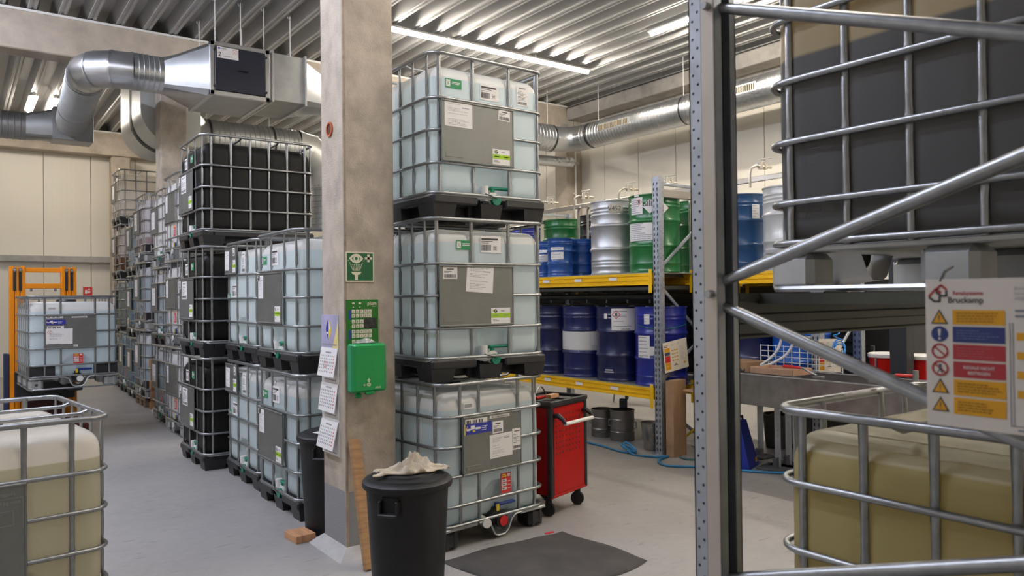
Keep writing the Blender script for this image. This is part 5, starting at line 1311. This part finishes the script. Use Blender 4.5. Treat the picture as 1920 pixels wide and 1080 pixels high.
O('handwriting', text_mesh('M', .09, True), INK, bx, (-.172, -.155, .19), RX)

sb_ = E('steel_basin', 'long dull steel basin on slotted legs behind the near frame', 'basin', (0, 0, 0))
def basin():
    x0, x1, y0, y1, z0, z1 = 6.22, 6.86, 2.2, 4.74, .675, .965; t = .012; m = MB()
    m.box(((x0+x1)/2, (y0+y1)/2, z0+.006), (x1-x0, y1-y0, .012)); m.box((x0, (y0+y1)/2, (z0+z1)/2), (t, y1-y0, z1-z0), .003); m.box((x1, (y0+y1)/2, (z0+z1)/2), (t, y1-y0, z1-z0), .003)
    m.box(((x0+x1)/2, y0, (z0+z1)/2), (x1-x0, t, z1-z0)); m.box(((x0+x1)/2, y1, (z0+z1)/2), (x1-x0+t, t, z1-z0), .003)
    return m
O('trough', basin().mesh('trough'), STAINLESS, sb_)
O('rim', MB().tube([(6.22, 2.2, .968), (6.86, 2.2, .968), (6.86, 4.74, .968), (6.22, 4.74, .968)], .012, 6, closed=True).mesh('rim'), STAINLESS, sb_)
for xx, yy in ((6.60, 4.62), (6.78, 4.62), (6.30, 2.3), (6.78, 2.3)):
    O('leg', cached('bleg', lambda: perf_sheet(.055, .675, [(.028, 0)], .055, .009).box((.028, .03, .337), (.055, .004, .675)).mesh('leg', 0)), RACK, sb_, (xx, yy, 0), (0, 0, -.8))
    O('leg_foot', cached('bfoot', lambda: MB().box((0, 0, .012), (.30, .30, .022), .006).box((0, 0, .06), (.08, .05, .10), .008).mesh('leg_foot')), mat('foot_slab', (.09, .09, .095), .7), sb_, (xx+.02, yy+.0, 0), (0, 0, .2))
wtr = E('wooden_tray', 'shallow wooden tray on the edge of the steel basin', 'tray', (6.42, 4.42, .981), 0)
for c_, d_ in (((0, 0, .006), (.30, .46, .012)), ((-.15, 0, .03), (.016, .46, .06)), ((.15, 0, .03), (.016, .46, .06)), ((0, -.23, .03), (.30, .016, .06)), ((0, .23, .03), (.30, .016, .06))):
    box('board', c_, d_, mat('tray_wood', (.42, .26, .17), .6, 0, .15, 6), wtr, bev=.002)
wk = E('wire_basket', 'white wire basket fixed in front of the blue drum behind the basin', 'basket', (6.86, 4.05, .97))
for i in range(5): O('wire', MB().box((0, .45, .02+.055*i), (.006, .92, .006)).mesh('wire'), HOUS, wk)
for i in range(11): O('wire', cached('wkv', lambda: MB().box((0, 0, .13), (.006, .006, .24)).mesh('wire')), HOUS, wk, (0, -.01+.092*i, 0))
WH = mat('white_hose', (.66, .68, .72), .4)
hose('left of two white hoses hanging beside the bright blue drum', [(6.84, 4.70, 1.36), (6.83, 4.69, 1.28), (6.81, 4.73, 1.16), (6.78, 4.82, 1.06), (6.74, 4.88, 1.01)], .014, WH, name='white_hose')
hose('right of two white hoses hanging beside the bright blue drum', [(6.84, 4.56, 1.36), (6.83, 4.55, 1.26), (6.81, 4.62, 1.13), (6.75, 4.74, 1.04), (6.71, 4.84, 1.0)], .014, WH, name='white_hose')
def clamp(label_, x, y, a):
    e = E('toggle_clamp', label_, 'clamp', (x, y, .98), a)
    O('bracket', MB().box((0, 0, .015), (.05, .10, .02), .004).cyl((0, .02, .03), (0, .10, .06), .010, n=8).mesh('bracket'), STEEL, e)
    O('lever', MB().tube([(0, .10, .06), (0, .16, .085), (0, .20, .09)], .009, 8).mesh('lever'), STEEL, e)
    O('grip', MB().cyl((0, .18, .088), (0, .36, .092), .014, n=10).mesh('grip'), VRED, e)
clamp('red-gripped toggle clamp on the basin rim pointing left', 6.26, 3.92, 0)
clamp('red-gripped toggle clamp on the basin rim near the slanting brace', 6.26, 3.40, pi)
O('stud', MB().cyl((0, 0, 0), (0, 0, .15), .022, n=12).mesh('stud'), STEEL, sb_, (6.24, 3.05, .97))
cab = E('grey_cabinet', 'dark grey steel cabinet behind the steel basin', 'cabinet', (8.3, 4.4, 0))
O('body', MB().box((.25, .35, .95), (.5, 1.35, 1.9), .008).mesh('body'), mat('anthracite_paint', (.030, .032, .036), .45), cab)
O('door_edge', MB().box((-.004, .45, .95), (.008, .012, 1.85)).mesh('door_edge'), BLACKPL, cab)
O('handle', MB().box((-.012, .12, 1.10), (.02, .05, .12), .006).mesh('handle'), STEEL, cab)
for i, (x, y, lb) in enumerate(((7.45, 3.93, 'red pail with a white lid behind the basin, left of the dark post'), (7.45, 3.58, 'red pail with a white lid behind the basin, right of the dark post'))):
    e = E('red_pail', lb, 'pail', (x, y, .735), 0, 'red pails')
    O('body', MB().lathe([(.125, 0), (.13, .005), (.15, .36), (.157, .365), (.157, .38), (.14, .38)], 24).mesh('body', 40), REDPAINT, e)
    O('lid', MB().lathe([(.16, .375), (.165, .385), (.165, .41), (.15, .418), (.14, .41), (.001, .41)], 24).mesh('lid', 40), VWHITE, e)
    O('clasp', MB().box((-.155, .02, .34), (.012, .02, .10), .003).mesh('clasp'), STEEL, e)
pst = E('dark_post', 'dark square post standing between the two red pails', 'post', (7.15, 3.62, 0))
O('post', MB().box((0, 0, 1.3), (.14, .16, 2.6), .006).mesh('post'), mat('dark_steel_post', (.022, .026, .034), .45), pst); box('foot_plate', (0, 0, .005), (.22, .22, .01), RACKDARK, pst)
ply = E('plywood_sheet', 'stained plywood sheet standing against the wall behind the pails', 'board', (9.4, 4.05, 0))
O('board', MB().box((0, .1, .75), (.02, .9, 1.5), .003).mesh('board'), mat('plywood', (.50, .38, .27), .6, 0, .12, 4), ply)
O('batten', MB().box((-.02, .1, .3), (.03, .9, .06)).box((-.02, .1, 1.2), (.03, .9, .06)).mesh('batten'), WOOD, ply)
coil = [(7.05-.035*cos(i*.9), 4.22+.035*sin(i*.9), 1.62-.014*i) for i in range(22)]+[(7.10+.07*cos(i*.8), 4.22+.05*sin(i*.8), 1.22+.07*sin(i*.8+1.0)-.003*i) for i in range(24)]
ch = hose('bright blue spiral air hose hanging at the far rack post', coil, .007, mat('bright_blue_hose', (.02, .25, .75), .35), name='spiral_hose')

def small_notice(label_, loc, rot, w, h):
    e = E('load_sign', label_, 'sign', loc); e.rotation_euler = rot
    b_ = O('board', MB().box((0, 0, 0), (w, h, .004)).mesh('board'), CREAM, e)
    for i, (v0, v1, m) in enumerate(((.17, .30, ORPR), (.05, .16, mat('slate_blue', (.06, .07, .13), .5)), (-.18, .04, RED), (-.30, -.19, ORPR), (-.42, -.31, ORPR))):
        flat('panel', [quad(-w*.46, h*v0, -w*.24, h*v1)], m, b_, z=.0026)
    flat('lettering', [quad(-w*.46, h*.33, -w*.32, h*.36)], INK, b_, z=.0026); flat('lettering', [quad(-w*.46, h*.38, -w*.30, h*.395)], RED, b_, z=.0026)
    for i in range(4): flat('load_box', [quad(-w*.17+k*w*.095, h*(.17-.115*i), -w*.10+k*w*.095, h*(.205-.115*i)) for k in range(3)], ORPR, b_, z=.0026)
    flat('print', [quad(w*.16, h*(.26-.055*i), w*(.30+.04*(i % 3)), h*(.268-.055*i)) for i in range(9)]+[quad(-w*.18, h*.39, -w*.02, h*.40), quad(-w*.18, h*.35, -w*.06, h*.36), quad(w*.08, h*.39, w*.2, h*.40)], GREYINK, b_, z=.0026)
    flat('drawing', [[(-w*.14, -h*.33), (w*.08, -h*.33), (-w*.03, -h*.25)]], mat('drawing_grey', (.22, .20, .17), .6), b_, z=.0026)
    flat('seal', [disc(w*.34, -h*.30, w*.035)], ORPR, b_, z=.0026)
    return e
small_notice('tilted cream load notice tied to the slotted post of the drum rack', (6.41, 5.735, 1.085), (pi/2, radians(-7), radians(2)), .40, .33)
small_notice('far load notice under the blue spiral hose', (7.10, 4.315, 1.12), (pi/2, radians(2), radians(-4)), .36, .34)

# floor things under and behind the rack
wb_ = E('warning_stand', 'blue plastic floor stand behind the tall rack post', 'stand', (6.46, 4.93, 0), radians(20))
O('shell', MB().add([(-.16, -.14, 0), (.16, -.14, 0), (.16, .14, 0), (-.16, .14, 0), (-.11, -.03, .46), (.11, -.03, .46), (.11, .03, .46), (-.11, .03, .46)], [(0, 3, 2, 1), (4, 5, 6, 7), (0, 1, 5, 4), (1, 2, 6, 5), (2, 3, 7, 6), (3, 0, 4, 7)]).mesh('shell'), mat('stand_blue', (.01, .03, .30), .4), wb_)
O('sticker', MB().box((.10, -.128, .06), (.05, .006, .05)).mesh('sticker'), ORPR, wb_); O('handle', MB().tube([(-.08, 0, .46), (-.07, 0, .50), (.07, 0, .50), (.08, 0, .46)], .012, 6).mesh('handle'), BLACKPL, wb_)
gb = E('grey_bin', 'grey bucket-shaped bin on the floor behind the basin legs', 'bin', (7.6, 5.25, 0))
O('body', MB().lathe([(.15, 0), (.16, .01), (.19, .36), (.20, .365), (.20, .38), (.18, .38), (.14, .02), (.001, .02)], 24).mesh('body', 40), mat('grey_bin_plastic', (.07, .07, .07), .5), gb)
O('bail', MB().tube([(.19*cos(t), .0, .36+.05*sin(t)) for t in [pi*i/10 for i in range(11)]], .005, 6).mesh('bail'), STEEL, gb)
sc_ = E('handheld_device', 'small dark blue device standing on the steel pots', 'device', (6.56, 6.72, .372))
O('case', MB().box((0, 0, .06), (.06, .10, .12), .012).mesh('case'), mat('device_blue', (.05, .09, .16), .4), sc_); O('screen', MB().box((-.031, 0, .07), (.003, .07, .05)).mesh('screen'), BLACKPL, sc_)
ld = E('rolling_ladder', 'grey step ladder base on wheels behind the lower shelf', 'ladder', (8.6, 8.6, 0), radians(30))
for yy in (-.3, .3): O('stile', cached('lstile', lambda: MB().tube([(0, 0, .05), (.35, 0, 1.1)], .025, 8).tube([(.75, 0, .05), (.35, 0, 1.1)], .02, 8).mesh('stile')), ALU, ld, (0, yy, 0))
for k in range(4): O('tread', cached('ltread', lambda: MB().box((0, 0, 0), (.12, .62, .025), .003).mesh('tread')), ALU, ld, (.08+.085*k, 0, .25+.25*k))
for yy in (-.3, .3): O('wheel', cached('lwheel', lambda: MB().cyl((0, -.02, .05), (0, .02, .05), .05, n=16).mesh('wheel')), RUBBER, ld, (.75, yy, 0))

# ------------------------------------------------------------------ far left: lift truck, wooden pallets, bag, wall sign
ft = E('lift_truck', 'orange mast lift truck behind the raised tank container', 'truck', (.98, 12.55, 0), radians(2))
for sx in (-1, 1):
    for k, (dx, h_) in enumerate(((.375, 2.245), (.31, 2.235), (.245, 2.25))):
        O('mast_rail', MB().box((sx*dx, 0, h_/2+.05), (.058, .12, h_-.1), .006).mesh('mast_rail'), ORANGE, ft)
    for dx in (.343, .278):
        O('chain', MB().box((sx*dx, -.064, 2.06), (.036, .012, .30)).mesh('chain'), BLACKPL, ft); O('chain_wheel', MB().cyl((sx*dx-.014, -.06, 2.19), (sx*dx+.014, -.06, 2.19), .035, n=14).mesh('chain_wheel'), STEEL, ft)
O('mast_bridge', MB().box((0, 0, 2.20), (.46, .07, .062), .006).mesh('mast_bridge'), ORANGE, ft); O('mast_bridge', MB().box((0, -.02, 1.975), (.46, .07, .07), .006).mesh('mast_bridge'), ORANGE, ft)
for sx in (-1, 1): O('bracket', MB().box((sx*.145, -.03, 1.925), (.03, .03, .05), .004).mesh('bracket'), STEEL, ft)
O('fork_carriage', MB().box((0, -.16, .60), (.72, .06, .40), .01).mesh('fork_carriage'), BLACKPL, ft)
for sx in (-1, 1):
    O('fork', cached('fork', lambda: MB().box((0, -.78, .638), (.15, 1.22, .05), .01).box((0, -.17, .75), (.12, .05, .28), .008).mesh('fork')), BLACKPL, ft, (sx*.2, 0, 0))
    O('support_leg', cached('suleg', lambda: MB().box((0, -.55, .09), (.14, 1.2, .12), .015).mesh('support_leg')), MAROON, ft, (sx*.31, 0, 0))
    O('wheel', cached('ftw', lambda: MB().cyl((-.045, 0, .07), (.045, 0, .07), .07, n=20).mesh('wheel')), RUBBER, ft, (sx*.31, -1.08, 0))
O('truck_body', MB().box((0, .42, .48), (.78, .62, .80), .03).mesh('truck_body'), MAROON, ft)
O('front_cover', MB().box((0, -.075, .42), (.44, .04, .74), .01).mesh('front_cover'), mat('cover_maroon', (.075, .010, .012), .45), ft)
O('drive_wheel', MB().cyl((-.05, .5, .10), (.05, .5, .10), .10, n=20).mesh('drive_wheel'), RUBBER, ft)
O('side_strip', MB().box((-.44, 0, .55), (.06, .14, 1.0), .008).mesh('side_strip'), mat('strip_navy', (.02, .03, .08), .5), ft)

def wooden_pallet(label_, M, m):
    e = E('wooden_pallet', label_, 'pallet', (0, 0, 0)); e.matrix_world = M
    for i in range(5): O('deck_board', cached('wdb', lambda: MB().box((0, 0, .132), (1.2, .12, .022), .003).mesh('deck_board')), m, e, (0, -.34+.17*i, 0))
    for i in range(3): O('cross_board', cached('wcb', lambda: MB().box((0, 0, .11), (.12, .8, .022), .003).mesh('cross_board')), m, e, (-.54+.54*i, 0, 0))
    for i in range(3):
        for j in range(3): O('block', cached('wbk', lambda: MB().box((0, 0, .06), (.12, .12, .078), .003).mesh('block')), m, e, (-.54+.54*i, -.34+.34*j, 0))
        O('bottom_board', cached('wbb', lambda: MB().box((0, 0, .011), (1.2, .11, .022), .003).mesh('bottom_board')), m, e, (0, -.34+.34*i, 0))
    return e
wooden_pallet('wooden pallet under the grey tanks in the far row', Matrix.Translation((3.08, 14.05, 0)), WOODG)
wooden_pallet('wooden pallet standing on its edge between two tank stacks', Matrix.Translation((3.10, 13.40, .40)) @ Matrix.Rotation(radians(90), 4, 'X'), mat('pallet_orange_wood', (.38, .19, .085), .65, 0, .25, 6))
def bag_mesh():
    R = random.Random(2); vs = []; n, m_ = 20, 10
    for j in range(m_+1):
        ph = pi*j/m_
        for i in range(n):
            t = 2*pi*i/n; k = 1+.16*sin(3*t+2*ph)+.10*sin(7*t-3*ph)+R.uniform(-.05, .05)
            vs.append((.30*k*sin(ph)*cos(t), .36*k*sin(ph)*sin(t), max(0, .16-.17*cos(ph)*k)))
    return MB().add(vs, [(j*n+i, j*n+(i+1) % n, (j+1)*n+(i+1) % n, (j+1)*n+i) for j in range(m_) for i in range(n)]).mesh('bag', 60)
bg_ = E('plastic_bag', 'crumpled cream plastic bag on the single blue tank in the far row', 'bag', (2.95, 16.2, 1.162))
O('bag', bag_mesh(), mat('cream_bag', (.62, .57, .47), .4), bg_); O('knot', MB().lathe([(.02, 0), (.03, .03), (.05, .07)], 8).mesh('knot'), mat('cream_bag', (.62, .57, .47), .4), bg_, (0, 0, .31))
fs_ = E('fire_sign', 'small red fire-extinguisher sign on the back wall', 'sign', (2.60, 21.29, 2.0))
fb_ = O('plate', sheet_mesh(.2, .2, .004), RED, fs_, (0, 0, 0), FR); flat('symbol', [quad(-.06, -.06, -.01, .03), disc(.03, -.02, .03), [(.0, .03), (.06, .03), (.03, .08)]], WHITE, fb_)
